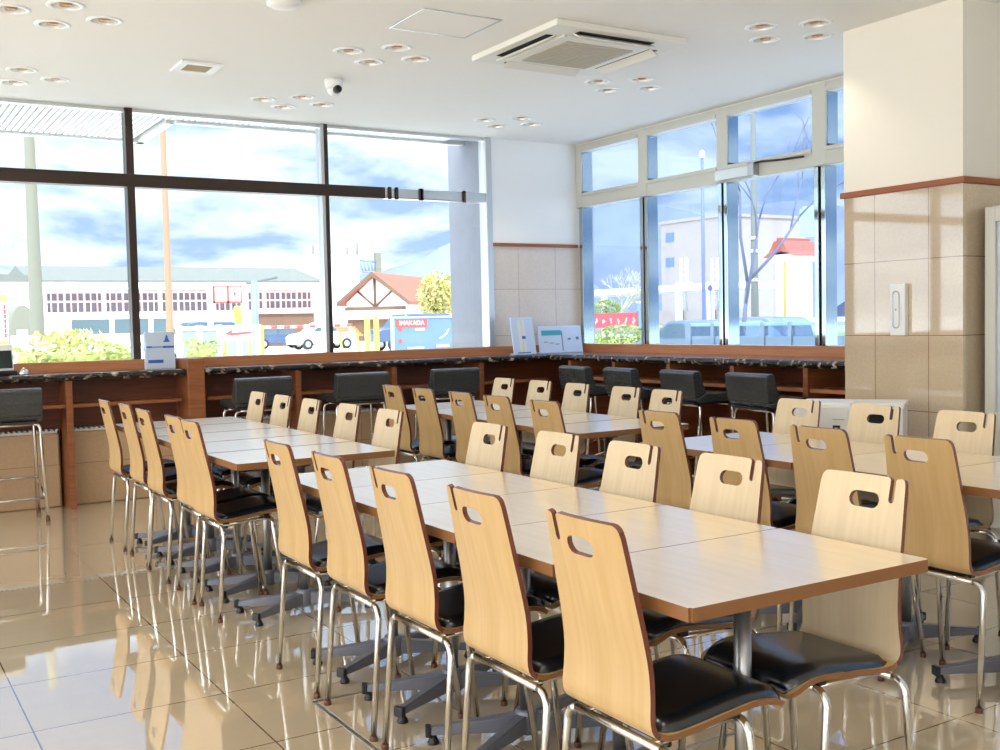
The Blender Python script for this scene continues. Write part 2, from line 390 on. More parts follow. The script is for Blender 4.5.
# ================================================================== CEILING FITTINGS
def downlight_proto():
    o = thing('downlight', 'x', 'ceiling light')
    mb = MB(); mb.lathe([(RH+.022, 0), (RH+.024, -.003), (RH+.016, -.006), (RH-.001, -.006), (RH-.001, 0)], n=24, cap=False); mb.build('trim_ring', 'pw', o)
    mb = MB(); mb.lathe([(RH-.001, -.004), (RH-.006, .03), (.045, .1), (.03, .11)], n=24, cap=False); mb.lathe([(.045, .1), (.0449, .112)], n=24); mb.build('reflector', 'refl', o)
    mb = MB(); mb.lathe([(.006, -.001), (.03, .002), (.034, .03), (.03, .098)], n=16); mb.build('lamp', 'lampoff', o)
    return o
clname = {(1.04, 6.02): 'above the open floor', (1.04, 7.56): 'next to the far-left louvred canopy', (2.9, 6.02): 'beside the ceiling hatch', (2.9, 7.56): 'beside the dome camera',
          (4.77, 6.02): 'between air conditioner and cream window', (4.77, 7.56): 'in the far room corner', (4.77, 4.475): 'beside the white pillar top'}
kn = {'l': 'left one', 'n': 'nearest one', 'f': 'farthest one', 'r': 'right one'}
proto = downlight_proto(); first = True
for x, y, k, c in LP:
    o = proto if first else copy_tree(proto); first = False
    o.location = (x, y, H); o['label'] = f'recessed downlight, {kn[k]} of the cluster {clname[c]}'; o['group'] = 'recessed ceiling downlights'

# ceiling cassette air conditioner
ac = thing('air_conditioner', 'square white ceiling cassette air conditioner', 'air conditioner', (3.862, 5.33, H))
mb = MB(); hw = .465
mb.prism([(-hw, -hw), (hw, -hw), (hw, hw), (-hw, hw)], -.035, 0, 'xy', bev=.006)
mb.box(-.31, .31, -.31, .31, -.047, -.034, bev=.004); mb.build('panel', 'acw', ac)
mb = MB(); mb.box(-.24, .24, -.24, .24, -.052, -.046)
for i in range(16): mb.box(-.24, .24, -.232+i*.031, -.222+i*.031, -.056, -.05)
mb.build('intake_grille', 'acg', ac)
for a in range(4):
    R_ = Matrix.Rotation(a*PI/2, 4, 'Z')
    MB().box(-.27, .27, .335, .405, -.037, -.034, rot=R_).build('air_slot', 'dark', ac)
    Tt = R_ @ Matrix.Translation((0, .372, -.048)) @ Matrix.Rotation(math.radians(-28), 4, 'X')
    MB().box(-.275, .275, -.036, .036, -.004, .004, bev=.003, rot=Tt).build('flap', 'acw', ac)
# hatch, vent, dome camera, smoke detector
hc = thing('ceiling_hatch', 'square flush access hatch in the white ceiling', 'access hatch', (2.907, 5.24, H))
mb = MB(); a_ = .235; b_ = .2
for q in ((-a_, a_, -b_-.008, -b_), (-a_, a_, b_, b_+.008), (-a_-.008, -a_, -b_-.008, b_+.008), (a_, a_+.008, -b_-.008, b_+.008)): mb.box(*q, -.006, .0)
mb.build('hatch_frame', 'alu', hc); MB().box(-a_+.003, a_-.003, -b_+.003, b_-.003, -.004, 0).build('hatch_door', 'ceil', hc)
vn = thing('ceiling_vent', 'small rectangular ceiling air vent with beige core', 'air vent', (1.98, 6.805, H))
mb = MB(); mb.box(-.13, .13, -.14, -.09, -.016, 0, bev=.004); mb.box(-.13, .13, .09, .14, -.016, 0, bev=.004); mb.box(-.13, -.08, -.09, .09, -.016, 0, bev=.004); mb.box(.08, .13, -.09, .09, -.016, 0, bev=.004); mb.build('vent_frame', 'pw', vn)
mb = MB(); mb.box(-.08, .08, -.09, .09, -.006, 0)
for i in range(6): mb.box(-.08, .08, -.085+i*.03, -.075+i*.03, -.014, -.004)
mb.build('vent_core', 'vent_t', vn)
dc = thing('dome_camera', 'white ceiling dome security camera with black lens', 'security camera', (2.896, 6.776, H))
mb = MB(); mb.lathe([(.062, 0), (.064, -.012), (.058, -.045), (.05, -.06)]); mb.build('housing', 'pw', dc)
mb = MB(); mb.lathe([(.049, -.06), (.046, -.078), (.034, -.098), (.016, -.108), (.002, -.11)]); mb.build('dome_rim', 'pw', dc)
mb = MB(); mb.lathe([(.02, -.052), (.026, -.04), (.026, .0), (.02, .012)], (0, -.03, -.072), 16, axis='y'); mb.build('lens', 'black', dc)
sd = thing('smoke_detector', 'round white smoke detector at the top edge of ceiling', 'smoke detector', (1.985, 5.255, H))
mb = MB(); mb.lathe([(.088, 0), (.088, -.018), (.07, -.03), (.03, -.04), (.002, -.042)]); mb.build('detector_cover', 'pw', sd)
mb = MB(); mb.lathe([(.092, 0), (.092, -.01)]); mb.build('detector_base', 'acw', sd)

# ================================================================== CHAIRS
def catmull(P, n=6):
    out = []
    P = [P[0]]+P+[P[-1]]
    for i in range(1, len(P)-2):
        for k in range(n):
            t_ = k/n; a, b, c, d = (Vector(p) for p in P[i-1:i+3])
            out.append(.5*((2*b)+(c-a)*t_+(2*a-5*b+4*c-d)*t_**2+(3*b-a-3*c+d)*t_**3))
    out.append(Vector(P[-1])); return out
PROF = catmull([(-.047, .852), (-.034, .79), (-.018, .71), (-.002, .63), (.008, .565), (.009, .51), (.006, .467), (.011, .441), (.028, .424), (.06, .417), (.13, .423), (.21, .433), (.28, .440), (.325, .437), (.355, .426), (.375, .410)], 5)
ARC = [0]
for a, b in zip(PROF, PROF[1:]): ARC.append(ARC[-1]+(b-a).length)
def prof_at(s):
    s = max(0, min(ARC[-1]-1e-6, s))
    for i in range(len(ARC)-1):
        if s <= ARC[i+1]:
            k = (s-ARC[i])/(ARC[i+1]-ARC[i]); p = PROF[i].lerp(PROF[i+1], k)
            j0, j1 = max(0, i-1), min(len(PROF)-1, i+2); tg = (PROF[j1]-PROF[j0]).normalized()
            return p, Vector((-tg.y, tg.x))   # normal pointing to the sitter / up  (x,z)
    return PROF[-1], Vector((0, 1))
S_BEND = min(ARC[i] for i in range(len(PROF)) if PROF[i].x > .028 and PROF[i].y < .46)
S_END = ARC[-1]
def halfw(s):
    k = min(1, s/.40); return .126+.025*k
def shell_pt(y, s, off):
    p, n = prof_at(s); hw_ = halfw(s)
    dish = .012*max(0, 1-s/.36)*(1-(y/hw_)**2)      # back is gently dished across
    q = p + n*(off) + Vector((-dish, 0)); return Vector((q.x, y, q.y))
def sheet(outer, holes, th, name, mats, parent, cuts_s, cuts_y=()):
    t = bmesh.new(); ed = []
    for lp in [outer]+holes:
        vs = [t.verts.new((y, s, 0)) for y, s in lp]
        for i in range(len(vs)): ed.append(t.edges.new((vs[i], vs[(i+1) % len(vs)])))
    bmesh.ops.triangle_fill(t, use_beauty=True, use_dissolve=False, edges=ed)
    for s_ in cuts_s: bmesh.ops.bisect_plane(t, geom=t.verts[:]+t.edges[:]+t.faces[:], plane_co=(0, s_, 0), plane_no=(0, 1, 0), dist=1e-5)
    for y_ in cuts_y: bmesh.ops.bisect_plane(t, geom=t.verts[:]+t.edges[:]+t.faces[:], plane_co=(y_, 0, 0), plane_no=(1, 0, 0), dist=1e-5)
    mb = MB(); F_, B_ = {}, {}
    for v in t.verts:
        F_[v] = mb.bm.verts.new(shell_pt(v.co.x, v.co.y, th)); B_[v] = mb.bm.verts.new(shell_pt(v.co.x, v.co.y, 0))
    for f in t.faces:
        for D in (F_, B_):
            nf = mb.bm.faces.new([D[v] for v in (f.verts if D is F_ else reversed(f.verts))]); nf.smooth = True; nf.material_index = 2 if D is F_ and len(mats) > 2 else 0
    sharp = []
    for e in t.edges:
        if len(e.link_faces) == 1:
            a, b = e.verts; nf = mb.bm.faces.new((F_[a], F_[b], B_[b], B_[a])); nf.material_index = 1; nf.smooth = False
            sharp += [(F_[a], F_[b]), (B_[a], B_[b])]
    t.free()
    for a, b in sharp:
        e = mb.bm.edges.get((a, b))
        if e: e.smooth = False
    return mb.build(name, mats, parent)
def arc(cx_, cy_, r, a0, a1, n=5): return [(cx_+r*math.cos(a0+(a1-a0)*i/n), cy_+r*math.sin(a0+(a1-a0)*i/n)) for i in range(n+1)]

def make_chair():
    o = thing('dining_chair', 'x', 'chair')
    # backrest outline, s grows downward; chair's own left is +y, the bag slot is near the left edge
    hwt = halfw(0); r = .02; sl0, sl1, sd = hwt-.047, hwt-.030, .062
    out = arc(-hwt+r, r, r, PI, 1.5*PI)                                   # top right corner
    out += [(sl0-.008, 0)] + arc(sl0-.006, .008, .006, 1.5*PI, 2*PI, 3)
    ccx, rr = (sl0+sl1)/2, (sl1-sl0)/2
    out += [(sl0, sd-rr)] + arc(ccx, sd-rr, rr, PI, 0, 6)[1:-1] + [(sl1, sd-rr)]
    out += arc(sl1+.006, .008, .006, PI, 1.5*PI, 3) + arc(hwt-.012, .012, .012, 1.5*PI, 2*PI, 3)
    ns = 16
    out += [(halfw(S_BEND*i/ns), S_BEND*i/ns) for i in range(1, ns+1)]
    out += [(-halfw(S_BEND*i/ns), S_BEND*i/ns) for i in range(ns, 0, -1)]
    hole = arc(.026, .062, .0195, -PI/2, PI/2, 6) + arc(-.026, .062, .0195, PI/2, 1.5*PI, 6)
    hole = [(y+.006, s) for y, s in hole]
    cuts = [S_BEND*i/14 for i in range(1, 14)]+[S_BEND-.015, S_BEND-.03, S_BEND-.045]
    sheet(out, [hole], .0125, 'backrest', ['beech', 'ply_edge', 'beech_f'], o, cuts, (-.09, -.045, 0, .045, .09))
    hwb = halfw(S_BEND); hf = .156; rc = .035
    so = [(-hwb, S_BEND)] + [(hwb, S_BEND)] + [(hwb+.004, S_BEND+.12)] + arc(hf-rc, S_END-rc, rc, 0, PI/2, 5) + arc(-hf+rc, S_END-rc, rc, PI/2, PI, 5) + [(-hwb-.004, S_BEND+.12)]
    sheet(so, [], .0125, 'seat', ['beech', 'top_edge'], o, [S_BEND+(S_END-S_BEND)*i/16 for i in range(1, 16)])
    # padded seat
    mb = MB(); nu, nv = 14, 22; s0, s1 = S_BEND+.012, S_END-.004
    top = []; bot = []
    for i in range(nv+1):
        s = s0+(s1-s0)*i/nv; v = i/nv; rt_, rb_ = [], []
        kf = min(1, (1-v)*9); kb = min(1, v*9); w = (.146+.006*v)
        w *= (1-.14*(1-min(1, (1-v)*6))**2) * (1-.10*(1-min(1, v*6))**2)
        for j in range(nu+1):
            u = -1+2*j/nu; y = u*w
            e = min(1, (1-abs(u))*5); hgt = .0135+.021*math.sqrt(max(0, 1-(1-e)**2))*math.sqrt(max(0, 1-(1-kf)**2))*math.sqrt(max(0, 1-(1-kb)**2))
            p, n = prof_at(s); q = p+n*hgt; rt_.append(mb.bm.verts.new((q.x, y, q.y))); q = p+n*.0127; rb_.append(mb.bm.verts.new((q.x, y, q.y)))
        top.append(rt_); bot.append(rb_)
    for i in range(nv):
        for j in range(nu):
            mb.bm.faces.new((top[i][j], top[i][j+1], top[i+1][j+1], top[i+1][j])).smooth = True
            mb.bm.faces.new((bot[i][j+1], bot[i][j], bot[i+1][j], bot[i+1][j+1]))
    for i in range(nv):
        mb.bm.faces.new((top[i][0], top[i+1][0], bot[i+1][0], bot[i][0])); mb.bm.faces.new((top[i+1][nu], top[i][nu], bot[i][nu], bot[i+1][nu]))
    for j in range(nu):
        mb.bm.faces.new((top[0][j+1], top[0][j], bot[0][j], bot[0][j+1])); mb.bm.faces.new((top[nv][j], top[nv][j+1], bot[nv][j+1], bot[nv][j]))
    mb.build('seat_pad', 'pad', o)
    # tube frame: a wide inverted U behind, a narrower one in front, two rails under the seat
    R = .0095; zr = .402
    for (xt, xf, hy, fy, zt) in ((.038, .008, .179, .184, .400), (.268, .318, .150, .168, .411)):
        MB().tube([(xt, -hy+.035, zt), (xt, hy-.035, zt)], R, 10).build('crossbar', 'chrome', o)
        for s in (-1, 1):
            pts = [(xt, s*(hy-.035), zt)] + [(xt+(xf-xt)*.02*i/4, s*(hy-.035+.035*math.sin(i*PI/8)), zt-.035*(1-math.cos(i*PI/8))) for i in range(1, 5)] + [(xf, s*fy, .012)]
            lg = MB().tube(pts, R, 10).build('leg', 'chrome', o)
            mb = MB(); mb.lathe([(.0112, 0), (.012, .003), (.0115, .014), (.0097, .017)], (xf, s*fy, 0), 10); mb.build('foot_cap', 'cap', lg)
    for s in (-1, 1):
        MB().tube([(.038, s*.11, zr), (.15, s*.11, .405), (.268, s*.11, .411)], .008, 8).build('seat_rail', 'chrome', o)
    mb = MB(); mb.box(.056, .084, -.122, .122, .403, .414, bev=.003); mb.box(.236, .264, -.122, .122, .412, .430, bev=.003); mb.box(.08, .24, -.015, .015, .405, .421, bev=.003); mb.build('seat_mount', 'black', o)
    return o

chair0 = make_chair(); used = [False]
ORD = ['nearest', 'second', 'third', 'fourth', 'farthest']
def place_chair(xrear, yc, left, i, row, group, jx=0):
    o = chair0 if not used[0] else copy_tree(chair0); used[0] = True
    o.location = (xrear, yc, 0); o.rotation_euler = (0, 0, (0 if left else PI)+jx)
    if left: o['label'] = f'plywood chair seen from behind, {ORD[i]} of those on left side of {row}'
    else: o['label'] = f'plywood chair showing its front, {ORD[i]} of those on right side of {row}'
    o['group'] = group
ROWN = {'A': 'the far-left row', 'B': 'the front middle row', 'C': 'the far corner row', 'D': 'the pillar-side row'}
rj = random.Random(3)
for i, (yl, yr) in enumerate(zip((1.751, 2.19, 2.645, 3.09, 3.543), (1.78, 2.245, 2.685, 3.105, 3.58))):
    place_chair(1.303, yl, True, i, ROWN['B'], 'plywood dining chairs', rj.uniform(-.012, .012)); place_chair(2.105, yr, False, i, ROWN['B'], 'plywood dining chairs', rj.uniform(-.012, .012))
for i, (yl, yr) in enumerate(zip((4.65, 4.97, 5.49, 5.95, 6.42), (4.5, 4.97, 5.48, 5.92, 6.35))):
    place_chair(1.306+(.014 if i in (1, 3) else 0), yl, True, i, ROWN['A'], 'plywood dining chairs', rj.uniform(-.02, .02)); place_chair(2.12, yr, False, i, ROWN['A'], 'plywood dining chairs', rj.uniform(-.02, .02))
for i, (yl, yr) in enumerate(zip((4.44, 4.93, 5.36, 5.86, 6.33), (4.57, 4.96, 5.48, 5.93, 6.42))):
    place_chair(3.018+.018*i, yl, True, i, ROWN['C'], 'plywood dining chairs', rj.uniform(-.02, .02)); place_chair(3.85+.022*i, yr, False, i, ROWN['C'], 'plywood dining chairs', rj.uniform(-.02, .02))
for i, yl in enumerate((2.215, 2.645, 3.09, 3.56)): place_chair(2.964+.018*i, yl, True, i, ROWN['D'], 'plywood dining chairs', rj.uniform(-.012, .012))
for i, yr in enumerate((2.655, 3.115, 3.575)): place_chair(3.765+.025*i, yr, False, i, ROWN['D'], 'plywood dining chairs', rj.uniform(-.012, .012))

# ================================================================== TABLES
def make_table(ln):
    o = thing('cafe_table', 'x', 'table')
    mb = MB(); t = bmesh.new(); bmesh.ops.create_cube(t, size=1)
    for v in t.verts: v.co = Vector((v.co.x*.706, v.co.y*ln, .686+v.co.z*.028))
    for f in t.faces: f.material_index = 0 if f.normal.z > .5 else 1
    bmesh.ops.bevel(t, geom=[e for e in t.edges if abs(e.verts[0].co.z-e.verts[1].co.z) > .01], offset=.006, segments=2, affect='EDGES', material=1)
    mb.merge(t); mb.build('tabletop', ['top', 'top_edge'], o)
    mb = MB(); mb.lathe([(.02, .05), (.02, .66)], (.0, 0, 0), 20); mb.build('post', 'steel', o)
    mb = MB(); mb.box(-.15, .15, -.12, .12, .662, .671, bev=.002); mb.lathe([(.05, .64), (.03, .655), (.05, .663)], (.0, 0, 0), 20); mb.build('top_plate', 'grey_paint', o)
    mb = MB(); mb.lathe([(.033, .022), (.035, .03), (.035, .085), (.03, .095)], (.0, 0, 0), 20); mb.build('hub', 'grey_paint', o)
    for sx, sy in ((-1, -1), (-1, 1), (1, -1), (1, 1)):
        a = math.atan2(.135*sy, .27*sx); R_ = Matrix.Translation((.0, 0, 0)) @ Matrix.Rotation(a, 4, 'Z')
        t = bmesh.new()
        V = [t.verts.new(q) for q in ((.025, -.02, .028), (.29, -.016, .03), (.29, .016, .03), (.025, .02, .028), (.025, -.02, .082), (.29, -.014, .052), (.29, .014, .052), (.025, .02, .082))]
        for q in ((0, 1, 2, 3), (4, 5, 6, 7), (0, 1, 5, 4), (1, 2, 6, 5), (2, 3, 7, 6), (3, 0, 4, 7)): t.faces.new([V[k] for k in q])
        bmesh.ops.recalc_face_normals(t, faces=t.faces)
        bmesh.ops.bevel(t, geom=list(t.edges), offset=.004, segments=2, affect='EDGES'); bmesh.ops.transform(t, matrix=R_, verts=t.verts)
        mb = MB(); mb.merge(t); arm = mb.build('base_arm', 'grey_paint', o)
        MB().box(.286, .304, -.018, .018, .024, .056, bev=.004, rot=R_).build('end_cap', 'black', arm)
        mb = MB(); p = R_ @ Vector((.28, 0, 0)); mb.lathe([(.017, 0), (.018, .006), (.012, .018), (.007, .03)], (p.x, p.y, 0), 14); mb.build('glide', 'black', arm)
    return o
tab0 = make_table(.452); tused = [False]
def place_table(x, y, i, row):
    o = tab0 if not tused[0] else copy_tree(tab0); tused[0] = True
    o.location = (x, y, 0); o['label'] = f'{ORD[i]} light wood pedestal table in {row}'; o['group'] = 'pedestal cafe tables'
for i in range(5):
    place_table(1.699, 1.522+.4555*(i+.5), i, ROWN['B'])
    place_table(1.69, 4.215+.4555*(i+.5)*1.025, i, ROWN['A'])
    place_table(3.386+.019*i, 4.215+.4555*(i+.5)*1.025, i, ROWN['C'])
    if i < 4: place_table(3.37, 3.745-.4555*(3-i+.5), i, ROWN['D'])

# ================================================================== BAR COUNTERS
CZ = .957
YF, XF = 7.90, 5.34
def bullnose(x0, x1, front, z1, th, n=6):
    r = th/2
    return [(x1, z1-th), (front+r, z1-th)] + [(front+r-r*math.sin(a), z1-r-r*math.cos(a)) for a in [i*PI/n for i in range(1, n)]] + [(front+r, z1), (x1, z1)]
mb = MB(); pr = bullnose(0, YW-.03, YF, CZ, .052)
mb.prism(pr, XL+.02, 2.14, 'yz'); ct = tag(mb.build('countertop', 'marble'), 'dark marble countertop under the leftmost window, left of wood divider', 'countertop')
mb = MB(); mb.prism(pr, 2.285, XF+.012, 'yz'); tag(mb.build('countertop', 'marble'), 'dark marble countertop along the window wall right of wood divider', 'countertop')
mb = MB(); mb.prism([(x, z) for x, z in bullnose(0, XW-.03, XF, CZ, .052)], 4.345, YW-.03, 'xz')
tag(mb.build('countertop', 'marble'), 'dark marble countertop under the cream framed window', 'countertop')
# shelf joinery under the window counter
sh = thing('shelf_unit', 'brown wood shelving under the long window counter', 'shelf unit', (0, 0, 0))
for x in (-2.1, -1.2, -.3, .5, 1.335, 3.02, 3.85, 4.68): MB().box(x-.022, x+.022, YF+.03, YW-.035, 0, CZ-.052, bev=.002).build('upright', 'cwood', sh)
xs = [XL+.02, -2.1, -1.2, -.3, .5, 1.335, 2.14]
for a, b in zip(xs, xs[1:]): MB().box(a+.022, b-.022, YF+.05, YW-.16, .715, .74, bev=.002).build('shelf', 'cwood', sh)
xs = [2.285, 3.02, 3.85, 4.68, XF+.06]
for a, b in zip(xs, xs[1:]): MB().box(a+.022, b-.022, YF+.05, YW-.16, .715, .74, bev=.002).build('shelf', 'cwood', sh)
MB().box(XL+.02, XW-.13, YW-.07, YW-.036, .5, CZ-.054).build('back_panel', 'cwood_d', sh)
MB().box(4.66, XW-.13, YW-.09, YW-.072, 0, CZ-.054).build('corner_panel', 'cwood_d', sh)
# divider that rises above the counter
tag(MB().box(2.15, 2.275, YF-.015, YW-.035, 0, 1.03, bev=.004).build('divider', 'cwood'), 'thick brown wood divider rising above the window counter', 'divider')
# stone fronted heater covers below the shelves
hx = [(-1.15, -.35), (-.25, .45), (.55, 1.29), (1.38, 2.12), (2.31, 2.97), (3.07, 3.8), (3.9, 4.63)]
hw_ = ['far left end of the counter', 'second bay from the left end', 'behind the leftmost tall stool', 'behind the far-left chair row', 'right of the wood divider', 'behind the second black stool', 'behind the third black stool']
for (a, b), nm in zip(hx, hw_):
    o = thing('heater_cover', f'low beige stone heater cover under the counter, {nm}', 'heater cover', ((a+b)/2, 8.14, 0), group='stone heater covers'); w_ = (b-a)/2
    MB().box(-w_, w_, 0, .07, 0, .53, bev=.012).build('stone_front', 'stone_low', o)
    mb = MB(); mb.box(-w_+.01, w_-.01, .004, .078, .53, .545, bev=.004)
    n = int(w_*2/.035)
    for i in range(n): mb.box(-w_+.02+i*.035, -w_+.036+i*.035, .002, .078, .545, .556)
    mb.build('top_grille', 'pw', o)
# shelf joinery under the right counter
sr = thing('shelf_unit', 'dark wood shelving under the cream window counter by the pillar', 'shelf unit', (0, 0, 0))
for y in (4.40, 4.93, 5.61, 6.30, 6.98, 7.6): MB().box(XF+.03, XW-.035, y-.02, y+.02, 0, CZ-.052, bev=.002).build('upright', 'cwood', sr)
ys = [4.40, 4.93, 5.61, 6.30, 6.98, 7.6]
for a, b in zip(ys, ys[1:]): MB().box(XF+.05, XW-.16, a+.02, b-.02, .745, .77, bev=.002).build('shelf', 'sillwood', sr)
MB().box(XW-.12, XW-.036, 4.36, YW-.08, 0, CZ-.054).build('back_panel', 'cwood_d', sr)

# ================================================================== BAR STOOLS
def make_stool(w=.43):
    o = thing('bar_stool', 'x', 'stool'); hw = w/2
    def slab(poly, name, b):
        mb = MB(); mb.prism(poly, -hw, hw, 'xz', bev=b); ob = mb.build(name, 'stool', o)
        for f in ob.data.polygons: f.use_smooth = False
        return ob
    slab([(.0, .868), (.02, .882), (.055, .885), (.075, .87), (.088, .80), (.115, .738), (.06, .70), (.022, .70), (.006, .78)], 'backrest', .008)
    slab([(.024, .699), (.06, .699), (.116, .737), (.2, .722), (.34, .724), (.39, .715), (.405, .69), (.39, .668), (.05, .662)], 'seat', .008)
    mb = MB(); mb.box(.03, .38, -hw+.03, hw-.03, .648, .662, bev=.003); mb.build('seat_plate', 'alu_d', o)
    R = .011
    for sx, xt, xf in ((0, .075, .0), (1, .335, .39)):
        MB().tube([(xt, -hw+.05, .642), (xt, hw-.05, .642)], R, 8).build('crossbar', 'chrome', o)
        for s in (-1, 1):
            pts = [(xt, s*(hw-.05), .642)] + [(xt+(xf-xt)*.04*i/4, s*(hw-.05+.035*math.sin(i*PI/8)), .642-.035*(1-math.cos(i*PI/8))) for i in range(1, 5)] + [(xf, s*(hw+.0), .012)]
            lg = MB().tube(pts, R, 10).build('leg', 'chrome', o)
            mb = MB(); mb.lathe([(.014, 0), (.015, .005), (.014, .025), (.0112, .03)], (xf, s*hw, 0), 10); mb.build('foot_cap', 'cap', lg)
    k = .155/.64; xr = .0+.075*k*1.0; hy = hw-.006
    MB().tube([(xr-.0, -hy, .155), (xr, hy, .155)], .008, 8).build('foot_rail', 'chrome', o)
    MB().tube([(.37, -hy, .255), (.37, hy, .255)], .008, 8).build('foot_rail', 'chrome', o)
    for s in (-1, 1): MB().tube([(xr, s*hy, .155), (.37, s*hy, .255)], .007, 8).build('side_rail', 'chrome', o)
    return o
st0 = make_stool(); first = True
SN = ['leftmost, in front of the tablet', 'second from the left end', 'third from the left end', 'fourth from the left end, nearest the corner']
for i, x in enumerate((.895, 2.62, 3.41, 4.235)):
    o = st0 if first else copy_tree(st0); first = False
    o.location = (x, 7.565, 0); o.rotation_euler = (0, 0, PI/2+(0, .02, -.02, .02)[i]); o['label'] = f'black bar stool at the long window counter, {SN[i]}'; o['group'] = 'black bar stools'
SR = ['farthest, nearest the room corner', 'third from the pillar', 'second from the pillar', 'nearest the stone pillar']
for i, y in enumerate((7.04, 6.45, 5.77, 5.09)):
    o = copy_tree(st0); o.location = (4.985, y, 0); o.rotation_euler = (0, 0, (-.12, -.15, -.14, -.12)[i])
    o['label'] = f'black bar stool at the cream window counter, {SR[i]}'; o['group'] = 'black bar stools'

# ================================================================== SMALL THINGS ON THE COUNTERS, BY THE PILLAR
tb = thing('tablet', 'tablet screen on dark stand at the left end of counter', 'tablet', (.93, 8.12, CZ), rz=.12)
MB().box(-.12, .085, -.01, .012, .03, .215, bev=.006, rot=Matrix.Rotation(-.18, 4, 'X')).build('case', 'pw', tb)
MB().box(-.11, .075, -.013, -.009, .045, .17, rot=Matrix.Rotation(-.18, 4, 'X')).build('screen', 'screen', tb)
MB().box(-.13, .09, -.07, .07, 0, .03, bev=.006).build('base', 'black', tb)
ms = thing('bell', 'small round silver bell on counter beside the tablet', 'bell', (1.062, 8.03, CZ))
mb = MB(); mb.lathe([(.034, 0), (.036, .006), (.033, .022), (.022, .036), (.004, .042)], n=20); mb.build('dome', 'chrome', ms)
mb = MB(); mb.lathe([(.005, .042), (.006, .05), (.001, .053)], n=10); mb.build('button', 'pw', ms)
br = thing('leaflet_holder', 'pale blue leaflet holder on the counter beside the wood divider', 'leaflet holder', (2.015, 8.12, CZ))
MB().box(-.108, .108, -.01, .04, 0, .275, bev=.003).build('holder', 'acryl', br)
mb = MB(); mb.box(-.1, -.062, -.0125, -.0095, .158, .17); mb.box(.02, .1, -.0125, -.0095, .155, .17); mb.box(-.06, .02, -.0125, -.0095, .16, .166)
mb.box(-.09, .02, -.0125, -.0095, .045, .068)
mb.prism([(.02, .2), (.075, .2), (.062, .215), (.052, .25), (.044, .25), (.035, .215)], -.0125, -.0095, 'xz')
mb.build('blue_print', 'blue_ink', br)
b1 = thing('leaflet_stand', 'tall pale blue leaflet stand with ivory stripes at the counter corner', 'leaflet stand', (5.175, 8.0, CZ), rz=.05)
Rt = Matrix.Rotation(-.17, 4, 'X')
MB().box(-.122, .122, -.006, .006, 0, .335, bev=.003, rot=Rt).build('board', 'paper', b1)
mb = MB(); mb.box(-.055, -.02, -.0085, -.005, .02, .31, rot=Rt); mb.box(-.005, .02, -.0085, -.005, .02, .31, rot=Rt); mb.build('stripe', 'ivory', b1)
mb = MB(); mb.box(-.02, .02, -.009, -.006, .14, .165, rot=Rt); mb.box(-.08, .06, -.009, -.006, .012, .02, rot=Rt); mb.build('print', 'blue_ink', b1)
MB().box(-.1, .1, -.01, .09, 0, .012, bev=.003).build('foot', 'acryl', b1)
b2 = thing('leaflet_stand', 'wide pale blue double leaflet stand beside the window corner', 'leaflet stand', (5.59, 8.03, CZ), rz=-.02)
MB().box(-.235, .235, -.006, .006, 0, .25, bev=.003, rot=Rt).build('board', 'paper', b2)
mb = MB(); mb.box(-.2, .01, -.009, -.005, .165, .21, rot=Rt); mb.build('teal_header', 'cyan_ink', b2)
mb = MB(); mb.box(-.006+.02, .02, -.0095, -.006, .02, .2, rot=Rt); mb.box(.08, .11, -.0095, -.006, .12, .135, rot=Rt); mb.box(.17, .2, -.0095, -.006, .12, .145, rot=Rt)
for i in range(3): mb.box(-.18+i*.06, -.14+i*.06, -.0095, -.006, .1-.01*i, .106-.01*i, rot=Rt)
mb.build('print', 'signblue', b2)
MB().box(-.22, .22, -.01, .09, 0, .012, bev=.003).build('foot', 'acryl', b2)
tb2 = thing('display_stand', 'small white framed stand edge-on at the counter beside pillar', 'display stand', (5.62, 4.70, CZ))
MB().box(-.09, .09, .0, .022, .01, .22, bev=.004).build('frame', 'pw', tb2)
MB().box(-.08, .08, -.004, .001, .02, .21).build('screen', 'screen', tb2)
MB().box(-.06, .06, -.03, .05, 0, .012, bev=.003).build('foot', 'pw', tb2)

rzc = math.radians(33); lf = Vector((math.cos(rzc+PI/2), math.sin(rzc+PI/2), 0)); p2 = at(903, 404.5, 2, .775); hy = .265; mid = p2+lf*hy
wc = thing('waste_cabinet', 'white open-fronted cabinet standing by the stone pillar', 'cabinet', (mid.x, mid.y, 0), rzc)
mb = MB(); D_ = .28
mb.box(0, D_, -hy, -hy+.03, 0, .75, bev=.004); mb.box(0, D_, hy-.03, hy, 0, .75, bev=.004); mb.box(D_-.03, D_, -hy+.02, hy-.02, 0, .75); mb.box(.02, D_, -hy+.02, hy-.02, .0, .06)
mb.build('body', 'pw', wc)
MB().box(-.008, D_, -hy-.006, hy+.006, .75, .78, bev=.006).build('lid', 'pw', wc)
MB().box(.03, .05, -hy+.031, hy-.031, .06, .32, bev=.004).build('flap_door', 'pw', wc)
MB().box(D_-.05, D_-.031, -hy+.031, hy-.031, .06, .745).build('dark_lining', 'dark', wc)
zp = .82; p2 = at(851, 403, 2, zp); hy = .17; mid = p2+lf*hy
ap = thing('air_purifier', 'white air purifier with small black emblem behind the pillar-side row', 'air purifier', (mid.x, mid.y, 0), rzc)
MB().box(0, .15, -hy, hy, .02, zp, bev=.012).build('body', 'pw', ap)
MB().box(-.01, 0, -hy+.012, hy-.012, .06, zp-.02, bev=.004).build('front_panel', 'pw', ap)
mb = MB(); mb.box(-.0125, -.0098, -hy+.05, -hy+.085, zp-.145, zp-.11, bev=.001)
